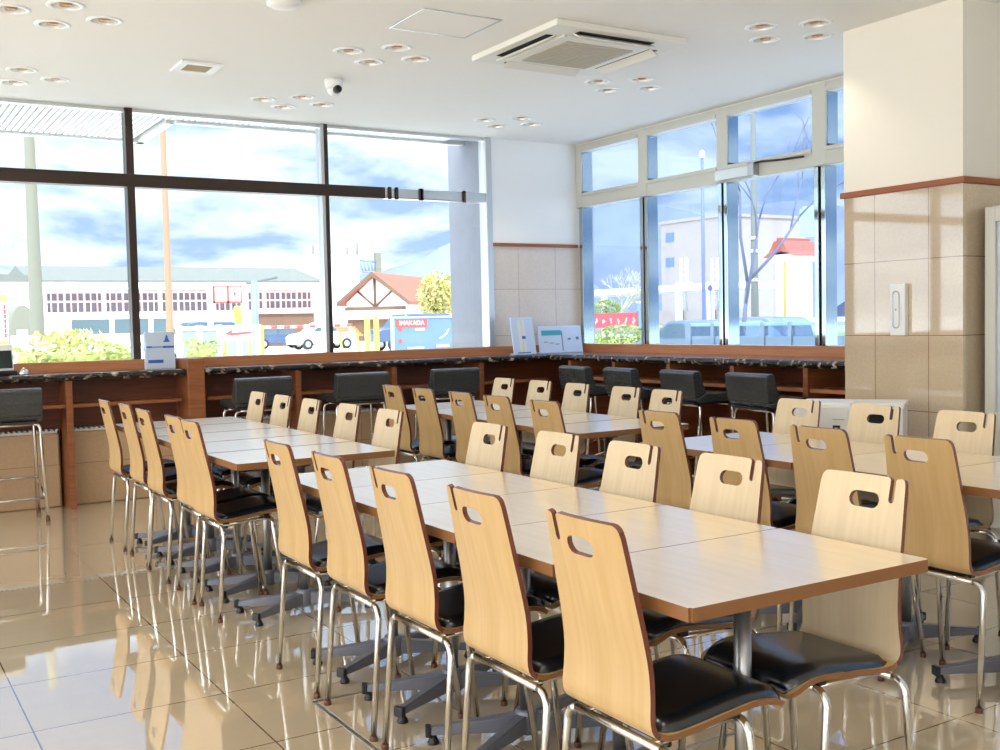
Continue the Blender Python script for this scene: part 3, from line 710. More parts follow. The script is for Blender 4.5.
mb.build('emblem', 'black', ap); mb = MB(); mb.box(-.014, -.0124, -hy+.062, -hy+.075, zp-.132, zp-.12); mb.box(-.0125, -.0098, -hy+.03, -hy+.085, zp-.083, zp-.079); mb.build('emblem_mark', 'steel', ap)
MB().box(.01, .14, -hy+.01, hy-.01, 0, .02).build('foot', 'black', ap)
fr = thing('display_fridge', 'tall white glass-door display fridge beside the stone pillar', 'fridge', (5.17, 3.05, 0))
mb = MB(); mb.box(.05, .7, -.46, .45, .03, 1.81, bev=.008); mb.build('cabinet', 'cream', fr)
mb = MB(); mb.box(0, .05, -.46, -.4, .1, 1.8, bev=.004); mb.box(0, .05, .39, .45, .1, 1.8, bev=.004); mb.box(0, .05, -.4, .39, 1.72, 1.8, bev=.004); mb.box(0, .05, -.4, .39, .1, .72, bev=.004); dr = mb.build('door', 'cream', fr)
MB().box(.02, .03, -.4, .39, .72, 1.72).build('door_glass', 'acryl', dr)  # opaque pale pane, its colour stands in for the lit interior
MB().box(-.03, 0, -.44, -.42, .8, 1.3, bev=.005).build('handle', 'steel', dr)
mb = MB(); mb.box(-.004, .004, -.36, .35, .18, .66, bev=.002); mb.build('lower_panel', 'black', dr)
MB().box(.06, .69, -.44, .43, 0, .03).build('plinth', 'black', fr)

# floor hatch outline with metal rim
fh = thing('floor_hatch', 'steel rimmed tiled access hatch in floor under the front middle row', 'floor hatch', (1.79, 2.83, 0))
mb = MB(); a_, b_ = .51, .5
for q in ((-a_, a_, -b_, -b_+.012), (-a_, a_, b_-.012, b_), (-a_, -a_+.012, -b_, b_), (a_-.012, a_, -b_, b_)): mb.box(*q, 0, .002)
mb.build('rim', 'steel', fh)
MB().box(-a_+.016, a_-.016, -b_+.016, b_-.016, 0, .0012).build('cover', 'floor', fh)

# ================================================================== EXTERIOR
GZ = -.15
def W(p, q): return (p-q).length
struct(MB().box(-260, 420, YW+.17, 520, GZ-.3, GZ).build('ground', 'ground'))
struct(MB().box(XW+.17, 420, -120, YW+.17, GZ-.3, GZ).build('ground_side', 'ground'))
struct(MB().box(-260, XL-.17, -120, YW+.17, GZ-.3, GZ).build('ground_left', 'ground'))
struct(MB().box(XL-.17, XW+.17, -120, YB-.17, GZ-.3, GZ).build('ground_rear', 'ground'))
# louvred canopy outside the head of the window
cn = thing('canopy', 'white louvred canopy outside the window head', 'canopy', (0, 0, 0))
mb = MB(); mb.box(-4, 2.40, 8.46, 10.02, 3.0, 3.06); mb.box(2.40, 6.0, 8.46, 8.95, 3.0, 3.06); mb.box(-4, 2.40, 9.93, 10.02, 2.93, 3.02); mb.box(2.34, 2.40, 8.95, 10.02, 2.93, 3.0); mb.box(2.40, 6.0, 8.88, 8.95, 2.93, 3.0)
mb.build('deck', 'canopy', cn)
MB().box(-4, 6.0, 8.5, 9.9 if False else 8.86, 2.985, 2.999).build('backing', 'alu_d', cn)
MB().box(-4, 2.33, 8.86, 9.92, 2.985, 2.999).build('backing', 'alu_d', cn)
mb = MB()
for i in range(130):
    x = -1.6+i*.05
    if x > 5.0: break
    mb.box(x, x+.036, 8.48, 9.92 if x < 2.28 else 8.87, 2.95, 2.975)
mb.build('slat_panel', 'canopy', cn)
struct(MB().box(5.1, 6.3, 8.47, 9.2, GZ, 3.4).build('wall_pier', 'pier'))

def pole(name, label, px0, py0, px1, py1, Y, r0_, r1_, mt, axis=1, cat='pole', top=None):
    a = at(px0, py0, axis, Y); b = at(px1, py1, axis, Y)
    b2 = Vector((b.x, b.y, GZ)); a2 = a+(a-b)*.0
    mb = MB(); n = 6; pts = [b2.lerp(Vector((b.x, b.y, a.z)), i/n) for i in range(n+1)]
    if top: pts.append(Vector((b.x, b.y, top)))
    N = len(pts); mb.tube([p for p in pts], [r0_+(r1_-r0_)*i/(N-1) for i in range(N)], 14)
    return tag(mb.build(name, mt), label, cat)
pole('utility_pole', 'tall pale concrete utility pole in the leftmost window', 25, 140, 37, 322, 26, .17, .10, 'cpole', top=6.9)
pole('signal_pole', 'tall peach painted pole in the second window bay', 161, 130, 170, 332, 30, .1, .07, 'peach', top=7.7)

# long station building
Y = 75
def X_(px, py=300, Y_=Y): return at(px, py, 1, Y_).x
def Z_(px, py, Y_=Y): return at(px, py, 1, Y_).z
sb = thing('station_building', 'long low white building with pink window grid behind the car park', 'building', (0, 0, 0))
xa, xb = X_(44), X_(312)
zt, ze, zf, zw = Z_(170, 276), Z_(170, 283), Z_(170, 290), Z_(170, 312)
MB().box(xa, xb, Y, Y+14, GZ, zf).build('wall', 'ewhite', sb)
MB().box(xa-1, xb+.6, Y-1.2, Y+15, zf, ze+.0, bev=.05).build('fascia', 'ewhite', sb)
mb = MB(); mb.prism([(Y-1.1, ze), (Y+15, ze), (Y+15, ze+.2), (Y+5, zt+.9), (Y-1.1, ze+.12)], xa-1, xb+.6, 'yz'); mb.build('roof', 'eroof', sb)
nw = 15; st = (xb-xa)/nw
for i in range(nw):
    x0 = xa+i*st
    MB().box(x0+.05, x0+st-.05, Y-.04, Y, zw, zf-.12).build('window', 'eglass', sb)
mb = MB()
for i in range(nw+1):
    wv = .16 if i % 3 == 0 else .07; mb.box(xa+i*st-wv, xa+i*st+wv, Y-.16, Y-.02, zw if i % 3 else GZ, zf)
    if i < nw:
        for k in (1, 2): mb.box(xa+(i+k/3)*st-.045, xa+(i+k/3)*st+.045, Y-.12, Y-.02, zw, zf)
for z in (zw, zw+(zf-zw)*.5, zf-.14): mb.box(xa, xb, Y-.13, Y-.02, z-.07, z+.07)
mb.build('window_grid', 'epink', sb)
MB().box(X_(255), X_(312), Y-.5, Y-.05, Z_(290, 313.5), Z_(290, 308)).build('awning', 'epink', sb)
MB().box(X_(258), X_(312), Y-.3, Y-.04, GZ, Z_(290, 313.5)).build('dark_base', 'timber', sb)
# covered walkway at far left
cw = thing('walkway_shelter', 'white roofed walkway shelter beyond the leftmost pole', 'shelter', (0, 0, 0))
MB().box(X_(-40, 290, 60), X_(46, 290, 60), 59, 66, Z_(10, 290, 60), Z_(10, 283, 60), bev=.05).build('roof', 'ewhite', cw)
for px in (-25, 44): MB().box(X_(px, 290, 60)-.12, X_(px, 290, 60)+.12, 60, 60.24, GZ, Z_(10, 290, 60)).build('column', 'ewhite', cw)
mb = MB(); mb.prism([(X_(-40, 280, 60), Z_(0, 283, 60)), (X_(46, 280, 60), Z_(0, 283, 60)), (X_(30, 280, 60), Z_(0, 275, 60)), (X_(-40, 280, 60), Z_(0, 272, 60))], 60.2, 65, 'xz'); mb.build('upper_roof', 'eroof', cw)
# gantry
gt = thing('rail_gantry', 'white lattice rail gantry above the far-left roofs', 'gantry', (0, 0, 0)); Yg = 98
def gp(px, py): return at(px, py, 1, Yg)
mb = MB(); a, b = gp(20, 243), gp(20, 300); mb.box(a.x-.3, a.x+.3, Yg-.3, Yg+.3, GZ, a.z, bev=.03); mb.build('column', 'ewhite', gt)
mb = MB(); a, b = gp(-15, 258), gp(20, 256); mb.tube([a, b], .14, 6); c_, d_ = gp(-15, 264), gp(20, 263); mb.tube([c_, d_], .14, 6)
for i in range(9): mb.tube([a.lerp(b, i/8), c_.lerp(d_, min(1, (i+.5)/8))], .08, 5)
for px in (2, 8): mb.tube([gp(px, 258), gp(px+2, 238)], .1, 5); mb.tube([gp(px-3, 243), gp(px+6, 240)], .06, 5)
mb.build('lattice_beam', 'ewhite', gt)
# greenhouse like shed and sign at far left
s1 = thing('shed', 'pale barrel roofed shed behind the hedge at far left', 'shed', (0, 0, 0)); Ys = 38
x0, x1 = X_(9, 320, Ys), X_(37, 320, Ys); zz = Z_(20, 305, Ys); r_ = (x1-x0)/2
mb = MB(); pts = [(x0+r_+r_*math.cos(a)*-1, max(GZ, zz-1.0+1.0*math.sin(a))) for a in [i*PI/10 for i in range(11)]]
mb.prism([(x1, GZ), (x0, GZ)]+pts, Ys, Ys+4, 'xz'); mb.build('hall', 'cpole', s1)
mb = MB(); mb.box(x0+r_*.5, x0+r_*1.3, Ys-.04, Ys, GZ, zz-.8); mb.build('shed_door', 'greengrey', s1)
vs = thing('vertical_sign', 'white vertical sign with red strokes at the left frame edge', 'sign', (0, 0, 0)); Yv = 22
x0, x1 = X_(-6, 310, Yv), X_(7.5, 310, Yv); z0, z1 = Z_(3, 341, Yv), Z_(3, 302, Yv)
MB().box(x0, x1, Yv, Yv+.15, z0, z1, bev=.01).build('face', 'ewhite', vs)
mb = MB(); xr = X_(4.6, 310, Yv)
for i in range(7):
    zc = z1-.06-(z1-z0-.1)*i/7; mb.box(xr-.035, xr+.04, Yv-.01, Yv, zc-.02, zc); mb.box(xr-.01, xr+.012, Yv-.01, Yv, zc-.075, zc); mb.box(xr-.03, xr+.03, Yv-.01, Yv, zc-.055, zc-.04)
mb.build('red_strokes', 'red', vs)
MB().box(x0, x1, Yv-.02, Yv+.17, z1, z1+.14, bev=.01).build('green_cap', 'leaf', vs)
MB().box(x0, x1, Yv-.02, Yv+.17, z0-.1, z0, bev=.01).build('yellow_band', 'yellow', vs)
MB().box(x0+.05, x1-.05, Yv, Yv+.15, GZ, z0-.1).build('sign_post', 'cpole', vs)

# hedges
def leaves(n, fn, sz, rnd):
    mb = MB()
    for i in range(n):
        p = fn(rnd); d = Vector((rnd.uniform(-1, 1), rnd.uniform(-1, 1), rnd.uniform(-.4, 1))).normalized(); e = d.cross(Vector((rnd.uniform(-1, 1), rnd.uniform(-1, 1), rnd.uniform(-1, 1)))).normalized()
        l = sz*rnd.uniform(.7, 1.4); a = p-e*l*.3; b = p+e*l*.3
        f = mb.bm.faces.new([mb.bm.verts.new(q) for q in (p-d*l*.5, a, p+d*l*.7, b)])
    return mb
def hedge(label, x0, x1, Yc, dep, z1, seed, mt='leaf'):
    rnd = random.Random(seed); o = thing('hedge', label, 'hedge', (0, 0, 0))
    mb = MB(); mb.box(x0+.1, x1-.1, Yc-dep/2+.1, Yc+dep/2-.1, GZ, z1-.08, bev=.08); mb.build('inner_growth', mt, o)
    def fn(r):
        x = r.uniform(x0, x1); y = Yc+r.uniform(-.5, .5)*dep; z = z1-abs(r.gauss(0, .1))+.06*math.sin(x*5)
        if r.random() < .6: y = Yc-dep/2+r.uniform(-.04, .06); z = r.uniform(GZ+.1, z1+.03)
        return Vector((x, y, z))
    leaves(int((x1-x0)*700), fn, .07, rnd).build('foliage', mt, o)
Yh = 15
hedge('low green hedge outside the leftmost window', X_(10, 350, Yh), X_(136, 350, Yh), Yh, .9, Z_(70, 346, Yh), 1)
hedge('rounded green hedge outside the second window bay', X_(184, 350, Yh), X_(216, 350, Yh), Yh, .9, Z_(200, 343, Yh), 2)
# grass tuft growing above the hedge
rnd = random.Random(5); tuft = thing('shrub', 'loose dry shrub rising above the left hedge', 'shrub', (0, 0, 0)); c = at(72, 341, 1, Yh+1.4)
leaves(260, lambda r: Vector((c.x+r.gauss(0, .22), c.y+r.gauss(0, .15), max(GZ, c.z+.15-abs(r.gauss(0, .22))))), .09, rnd).build('foliage', 'leaf_y', tuft)
mb = MB()
for i in range(7): mb.tube([(c.x, c.y, GZ), (c.x+rnd.uniform(-.2, .2), c.y, c.z+rnd.uniform(-.1, .2))], .008, 5)
mb.build('stem', 'timber', tuft)

# low white wall with orange red characters
lw = thing('low_wall', 'low white roadside wall with orange red characters behind the hedge', 'wall', (0, 0, 0)); Yl = 24
MB().box(X_(12, 340, Yl), X_(140, 340, Yl), Yl, Yl+.2, GZ, Z_(60, 335, Yl)).build('wall_face', 'ewhite', lw)
for tx, px in (('K3', 36), ('E1', 62)):
    p = at(px, 344.5, 1, Yl-.012); text_mesh(tx, .26, 'characters', 'red', lw, p, (PI/2, 0, 0))

# vehicles
def car(name, label, cx_, cy_, L, Hh, Wd, mt, heading=1, kind='hatch', rz=0):
    """side view along x, wheels on GZ; heading=1 nose to -x"""
    o = thing(name, label, 'van' if 'van' in name else 'car', (cx_, cy_, GZ), rz)
    s = heading; h = Hh
    if kind == 'van': prof = [(-.5, .22), (-.5, .5), (-.47, .58), (-.36, .97), (-.3, 1), (.47, 1), (.5, .93), (.5, .2)]
    elif kind == 'suv': prof = [(-.5, .25), (-.5, .5), (-.48, .58), (-.27, .64), (-.16, .97), (-.1, 1), (.4, .98), (.46, .9), (.5, .6), (.5, .25)]
    else: prof = [(-.5, .2), (-.5, .42), (-.47, .54), (-.27, .63), (-.1, .97), (-.03, 1), (.3, .98), (.42, .78), (.49, .6), (.5, .22)]
    mb = MB(); mb.prism([(s*x*L, z*h) for x, z in prof], -Wd/2, Wd/2, 'xz', bev=.06); mb.build('body', mt, o)
    zb = .6 if kind != 'van' else .58
    if kind == 'van': gl = [[(-.43, .6), (-.34, .92), (-.22, .92), (-.22, .6)], [(-.18, .6), (-.18, .92), (.1, .92), (.1, .6)], [(.14, .6), (.14, .92), (.44, .92), (.44, .6)]]
    elif kind == 'suv': gl = [[(-.25, .66), (-.15, .92), (.04, .92), (.04, .66)], [(.07, .66), (.07, .92), (.26, .92), (.28, .66)], [(.31, .66), (.3, .9), (.39, .89), (.43, .66)]]
    else: gl = [[(-.24, .65), (-.08, .92), (.06, .92), (.06, .65)], [(.09, .65), (.09, .92), (.27, .91), (.36, .72), (.34, .65)]]
    mb = MB()
    for g in gl:
        for sd in (-1, 1): mb.prism([(s*x*L, z*h) for x, z in g], sd*(Wd/2-.01), sd*(Wd/2+.008), 'xz')
    mb.build('side_glass', 'carglass', o)
    for wx in (-.31, .31):
        for sd in (-1, 1):
            mb = MB(); R_ = .33; mb.lathe([(R_*.55, -.1), (R_*.95, -.1), (R_, -.07), (R_, .07), (R_*.95, .1), (R_*.55, .1)], (wx*L, sd*(Wd/2-.08), R_), 20, axis='y'); w_ = mb.build('wheel', 'tyre', o)
            mb = MB(); mb.lathe([(R_*.55, -.105), (R_*.5, -.11), (.05, -.09), (.05, .09), (R_*.5, .11), (R_*.55, .105)], (wx*L, sd*(Wd/2-.08), R_), 14, axis='y'); mb.build('hub_cap', 'alu', w_)
    mb = MB(); mb.box(s*-.505*L, s*-.492*L, -Wd/2+.1, -Wd/2+.4, .4*h, .48*h); mb.box(s*-.505*L, s*-.492*L, Wd/2-.4, Wd/2-.1, .4*h, .48*h); mb.build('headlight', 'pw', o)
    return o
def car_at(name, label, px, Y_, L, Hh, Wd, mt, **k):
    car(name, label, X_(px, 335, Y_), Y_, L, Hh, Wd, mt, **k)
car_at('delivery_van', 'white delivery van with teal side windows behind the first mullion', 122, 44, 4.6, 2.0, 1.8, 'carwhite', kind='van', heading=-1)
car_at('hatchback', 'white hatchback parked behind the striped barrier arm', 322, 61, 4.0, 1.65, 1.7, 'carwhite', kind='hatch')
car_at('sedan', 'dark blue car behind the red and white barrier arm', 278, 67, 4.0, 1.4, 1.7, 'carblue', kind='hatch', heading=-1)
car_at('minivan', 'dark blue minivan behind the blue poster board', 411, 52, 4.7, 1.95, 1.85, 'carblue', kind='suv')
car_at('wagon', 'blue wagon beyond the white fence under the red framed sign', 198, 54, 3.9, 1.75, 1.7, 'carblue', kind='suv')

# white framed fence with teal panels
fn = thing('fence', 'white framed fence with teal glass panels by the gate', 'fence', (0, 0, 0)); Yf = 21
xa, xb = X_(180, 340, Yf), X_(258, 340, Yf); zt = Z_(215, 326, Yf)
mb = MB(); mb.box(xa, xb, Yf, Yf+.08, zt-.08, zt); mb.box(xa, xb, Yf, Yf+.08, GZ, GZ+.1); mb.build('rail', 'ewhite', fn)
for i in range(5):
    x = xa+(xb-xa)*i/4; MB().box(x-.05, x+.05, Yf-.01, Yf+.09, GZ, zt+.02).build('post', 'ewhite', fn)
    if i < 4: MB().box(x+.05, x+(xb-xa)/4-.05, Yf+.03, Yf+.05, GZ+.1, zt-.08).build('panel', 'teal', fn)
sg = thing('gate_sign', 'double white sign with red frames on white posts', 'sign', (0, 0, 0)); Yg = 23
x0, x1 = X_(214, 300, Yg), X_(242, 300, Yg); z0, z1 = Z_(228, 303, Yg), Z_(228, 286, Yg); xm = (x0+x1)/2
for a, b in ((x0, xm), (xm, x1)):
    MB().box(a+.02, b-.02, Yg, Yg+.06, z0+.02, z1-.02).build('sign_face', 'ewhite', sg)
    mb = MB(); t_ = .025
    for q in ((a, b, z0, z0+t_*1.6), (a, b, z1-t_, z1), (a, a+t_, z0, z1), (b-t_, b, z0, z1)): mb.box(q[0], q[1], Yg-.01, Yg+.07, q[2], q[3])
    mb.build('red_frame', 'red', sg)
mb = MB(); c = at(234.5, 294, 1, Yg-.012)
for dx, dz, w_, h_ in ((-.03, .03, .06, .012), (-.03, -.0, .06, .012), (-.035, -.035, .07, .012), (-.006, -.035, .012, .08), (.018, -.02, .012, .05)): mb.box(c.x+dx, c.x+dx+w_, Yg-.012, Yg, c.z+dz, c.z+dz+h_)
mb.build('red_character', 'red', sg)
for x in (x0-.08, x1+.05): MB().box(x-.05, x+.05, Yg, Yg+.1, GZ, z1+.08, bev=.01).build('sign_post', 'ewhite', sg)
oc = thing('traffic_cone_post', 'orange post standing below the red framed sign', 'post', (X_(238.5, 330, 24.5), 24.5, GZ))
z_ = Z_(238, 306, 24.5)-GZ
mb = MB(); mb.lathe([(.075, 0), (.075, z_-.3), (.1, z_-.25), (.1, z_-.05), (.07, z_)], n=16); mb.build('tube', 'orange', oc)
mb = MB(); mb.lathe([(.16, 0), (.16, .03), (.09, .06)], n=16); mb.build('foot', 'black', oc)
# white direction board with red arrow
ab = thing('arrow_board', 'white board with a red arrow beside the fence gate', 'sign', (0, 0, 0)); Ya = 19.5
x0, x1 = X_(223, 340, Ya), X_(253, 340, Ya); z0, z1 = Z_(240, 340, Ya), Z_(240, 327.5, Ya)
MB().box(x0, x1, Ya, Ya+.04, z0, z1, bev=.005).build('board', 'ewhite', ab)
mb = MB(); zc = Z_(240, 332.5, Ya); l_ = x1-x0
mb.prism([(x0+.02, zc-.02), (x0+l_*.32, zc+.06), (x0+l_*.3, zc+.0), (x1-.02, zc+.02), (x1-.02, zc-.02), (x0+l_*.3, zc-.06)], Ya-.008, Ya, 'xz'); mb.build('red_arrow', 'red', ab)
for x in (x0+.05, x1-.05): MB().box(x-.02, x+.02, Ya+.01, Ya+.05, GZ, z0).build('leg', 'yellow', ab)
# street lamp
sl = thing('street_lamp', 'blue grey street lamp with a long slanted arm', 'street lamp', (0, 0, 0)); Yl = 27
b = at(256, 350, 1, Yl); zt = Z_(254, 281, Yl)
mb = MB(); mb.tube([(b.x, Yl, GZ), (b.x, Yl, zt)], .09, 12); mb.build('column', 'steelblue', sl)
mb = MB(); mb.tube([at(243, 284, 1, Yl), at(254, 282, 1, Yl), at(277, 277.5, 1, Yl)], .035, 8); mb.build('arm', 'eroof', sl)
# barrier
bg = thing('barrier_gate', 'orange barrier machine with red and white striped arm', 'barrier', (0, 0, 0)); Yb = 40
x0, x1 = X_(258, 340, Yb), X_(264.5, 340, Yb)
MB().box(x0, x1, Yb, Yb+.3, GZ, Z_(262, 325, Yb), bev=.03).build('machine', 'orange', bg)
mb = MB(); a, b = at(264, 327.5, 1, Yb-.05), at(352, 325, 1, Yb-.05); n = 14
for i in range(n):
    p, q = a.lerp(b, i/n), a.lerp(b, (i+1)/n); mb.tube([p, q], .055, 8, mi=1 if i % 2 else 0)
mb.build('arm', ['ewhite', 'red'], bg)
# white tower block with masts
tw = thing('tower_block', 'white windowless block with roof masts behind the second mullion', 'building', (0, 0, 0)); Yt = 110
x0, x1 = X_(312, 290, Yt), X_(360, 290, Yt); zt = Z_(336, 257, Yt)
MB().box(x0, x1, Yt, Yt+8, GZ, zt, bev=.05).build('wall', 'ewhite', tw)
MB().box(x0-.1, x1+.1, Yt-.1, Yt+8.1, zt, zt+.25).build('parapet', 'ewhite', tw)
for px in (313, 347, 357): MB().tube([at(px, 257, 1, Yt+1), at(px, 243+(px % 3)*2, 1, Yt+1)], .1, 6).build('mast', 'cpole', tw)
# lattice masts
for lab, pxa, pxb, py0, py1 in (('steel lattice bracket mast left of the white block', 290, 310, 262, 282), ('steel lattice bracket mast right of the white block', 359, 379, 258, 272)):
    o = thing('lattice_mast', lab, 'mast', (0, 0, 0)); Ym = 120
    xx = X_(pxb-1, 280, Ym); MB().box(xx-.35, xx+.35, Ym-.3, Ym+.3, GZ, Z_(pxb, py0-5, Ym)).build('column', 'cpole', o)
    mb = MB(); a, b = at(pxa, py0+2, 1, Ym), at(pxb, py0+4, 1, Ym); c_, d_ = at(pxa+4, py1, 1, Ym), at(pxb, py1, 1, Ym)
    mb.tube([a, b], .16, 6); mb.tube([c_, d_], .16, 6)
    for i in range(6): mb.tube([a.lerp(b, i/5), c_.lerp(d_, i/5)], .12, 5)
    mb.build('bracket', 'steelblue', o)
# red roofed gable house
Yr = 85
ap_ = at(372, 272, 1, Yr); Dp = (ap_-EYE).dot(fw); hwg = 36/F*Dp/math.cos(math.radians(20)); hz = (at(372, 302, 1, Yr)).z-ap_.z; az = ap_.z-GZ; ez = az+hz; zb = ez-.5
hs = thing('gable_house', 'white gabled house with red tiled roof and timber braces', 'building', (ap_.x, ap_.y, GZ), -math.radians(47))
mb = MB(); mb.prism([(-hwg+.6, ez), (0, az-.3), (hwg-.6, ez), (hwg-.6, 0), (-hwg+.6, 0)], .6, 17, 'xz'); mb.build('gable_wall', 'ewhite', hs)
mb = MB(); mb.prism([(-hwg, ez-.3), (0, az-.35), (hwg, ez-.3), (hwg, ez), (0, az), (-hwg, ez)], 0, 17.5, 'xz'); mb.build('roof', 'redroof', hs)
mb = MB(); mb.prism([(-hwg-.05, ez-.32), (0, az-.4), (hwg+.05, ez-.32), (hwg+.05, ez+.03), (0, az+.04), (-hwg-.05, ez+.03)], -.12, 0, 'xz'); mb.build('barge_board', 'timber', hs)
mb = MB(); mb.tube([(0, .5, az-.4), (0, .5, zb)], .11, 6)
for f in (-1, 1): mb.tube([(0, .5, zb+.1), (f*hwg*.5, .5, (az+ez)/2-.3)], .09, 6)
mb.box(-hwg+.5, hwg-.5, .4, .6, zb-.2, zb+.1); mb.build('timber_brace', 'timber', hs)
MB().box(-hwg+.3, hwg+.2, .2, .58, zb-1.0, zb-.2, bev=.04).build('pink_fascia', 'epink', hs)
mb = MB(); mb.box(-hwg+.7, hwg-.7, .5, .59, 0, zb-1.0); mb.build('porch_wall', 'timber', hs)
# yellow leaved tree
def tree(name, label, c, trunk_h, rx, rz_, nleaf, lmat, seed, sz=.3):
    rnd = random.Random(seed); o = thing(name, label, 'tree', (c.x, c.y, GZ)); z0 = c.z-GZ
    mb = MB(); mb.tube([(0, 0, 0), (.05, 0, trunk_h*.5), (0, .05, z0)], [.16, .12, .05], 8)
    for i in range(9):
        a = rnd.uniform(0, 2*PI); q = rnd.uniform(.5, .9); mb.tube([(0, 0, trunk_h*rnd.uniform(.5, 1)), (math.cos(a)*rx*q*.5, math.sin(a)*rx*q*.5, z0-rz_*.2), (math.cos(a)*rx*q, math.sin(a)*rx*q, z0+rz_*rnd.uniform(-.2, .7))], [.06, .04, .015], 6)
    mb.build('trunk', 'timber', o)
    def fn_(r):
        while True:
            v = Vector((r.uniform(-1, 1), r.uniform(-1, 1), r.uniform(-1, 1)))
            if .25 < v.length < 1: break
        return Vector((v.x*rx, v.y*rx, z0+v.z*rz_))
    leaves(nleaf, fn_, sz, rnd).build('foliage', lmat, o)
tree('yellow_tree', 'yellow leaved tree in front of the red roof', at(438, 296, 1, 55), 2, 1.25, 1.45, 1500, 'leaf_y', 11, .22)
# poster board: light blue frame, red strip with white letters
pb = thing('poster_board', 'blue poster board with light blue frame and red lettered strip', 'sign', (0, 0, 0)); Yp = 13
x0, x1 = X_(394, 335, Yp), X_(452, 335, Yp); z0, z1 = Z_(423, 350, Yp), Z_(423, 318, Yp)
MB().box(x0, x1, Yp, Yp+.04, z0, z1).build('face', 'signblue', pb)
mb = MB(); t_ = .025
for q in ((x0-t_, x1+t_, z0-t_, z0), (x0-t_, x1+t_, z1, z1+t_), (x0-t_, x0, z0, z1), (x1, x1+t_, z0, z1)): mb.box(q[0], q[1], Yp-.012, Yp+.05, q[2], q[3])
mb.build('frame', 'lightblue', pb)
h_ = z1-z0; w_ = x1-x0
MB().box(x0+w_*.03, x0+w_*.57, Yp-.006, Yp, z1-h_*.28, z1-h_*.03).build('red_strip', 'red', pb)
text_mesh('IMAKADA', h_*.2, 'lettering', 'ewhite', pb, (x0+w_*.3, Yp-.008, z1-h_*.15), (PI/2, 0, 0))
mb = MB(); mb.box(x0+w_*.36, x0+w_*.52, Yp-.006, Yp, z1-h_*.38, z1-h_*.31); mb.box(x0+w_*.22, x0+w_*.5, Yp-.006, Yp, z0+h_*.05, z0+h_*.1); mb.box(x0+w_*.72, x0+w_*.94, Yp-.006, Yp, z0+h_*.08, z0+h_*.16)
mb.prism([(x0+w_*.78, z0+h_*.34), (x0+w_*.9, z0+h_*.46), (x0+w_*.95, z0+h_*.64), (x0+w_*.93, z0+h_*.64), (x0+w_*.88, z0+h_*.48), (x0+w_*.78, z0+h_*.37)], Yp-.006, Yp, 'xz'); mb.build('white_print', 'ewhite', pb)
mb = MB()
for zz in (.3, .66): mb.lathe([(.03, -.006), (.03, 0)], (x0+w_*.11, Yp, z0+h_*zz), 14, axis='y')
mb.build('red_dot', 'red', pb)
for x in (x0+.1, x1-.1): MB().box(x-.025, x+.025, Yp+.04, Yp+.09, GZ, z1).build('post', 'steelblue', pb)
# yellow posts and rack
for lab, px in (('left of a pair of yellow bollards beside the poster board', 367.5), ('right of a pair of yellow bollards beside the poster board', 376.5)):
    Yk = 20; o = thing('bollard', lab, 'bollard', (X_(px, 335, Yk), Yk, GZ), group='yellow bollards'); z_ = Z_(px, 316, Yk)-GZ
    mb = MB(); mb.lathe([(.055, 0), (.055, z_-.05), (.03, z_)], n=14); mb.build('tube', 'yellow', o); mb = MB(); mb.lathe([(.1, 0), (.1, .03), (.06, .05)], n=14); mb.build('foot', 'alu_d', o)
rk = thing('yellow_rack', 'yellow metal rack with slatted top behind the bollards', 'rack', (0, 0, 0)); Yk = 26
x0, x1 = X_(343, 335, Yk), X_(363, 335, Yk); z0, z1 = Z_(352, 336, Yk), Z_(352, 326, Yk)
mb = MB()
for i in range(5): mb.box(x0, x1, Yk+i*.12, Yk+.06+i*.12, z0+(z1-z0)*i/5, z0+(z1-z0)*(i+.7)/5)
mb.build('slat_top', 'orange', rk)
for x in (x0+.04, x1-.04): MB().tube([(x, Yk, GZ), (x, Yk+.3, z0+.1)], .03, 8).build('leg', 'yellow', rk)

# mountains
def mountain(name, pts, axis, val, depth):
    mb = MB(); P_ = [at(px, py, axis, val) for px, py in pts]; rnd = random.Random(len(pts))
    top = []; ft = []; md = []
    dv = Vector((0, 0, 0)); dv[axis] = -depth
    for p in P_:
        top.append(mb.bm.verts.new(p)); g = Vector(p); g.z = GZ
        q = p.lerp(g, .45)+dv*.4; q.z += rnd.uniform(-.05, .05)*p.z; md.append(mb.bm.verts.new(q)); ft.append(mb.bm.verts.new(g+dv)); 
    bk = [mb.bm.verts.new(Vector((p.x, p.y, GZ))-dv) for p in P_]
    for i in range(len(P_)-1):
        for A, B in ((top, md), (md, ft), (bk, top)): mb.bm.faces.new((A[i], A[i+1], B[i+1], B[i])).smooth = True
    return struct(mb.build(name, 'mount'))
mountain('mountain', [(120, 280), (180, 276), (240, 277), (300, 272), (350, 274), (378, 274), (390, 268), (405, 264), (425, 257), (440, 247), (450, 243), (462, 240), (480, 238), (500, 235), (540, 232)], 1, 900, 160)
mountain('mountain_range', [(480, 215), (560, 210), (585, 206), (610, 202), (640, 201), (660, 205), (690, 212), (705, 216), (730, 212), (745, 208), (770, 203), (800, 200), (830, 204), (850, 208), (900, 215), (960, 225)], 0, 760, 160)

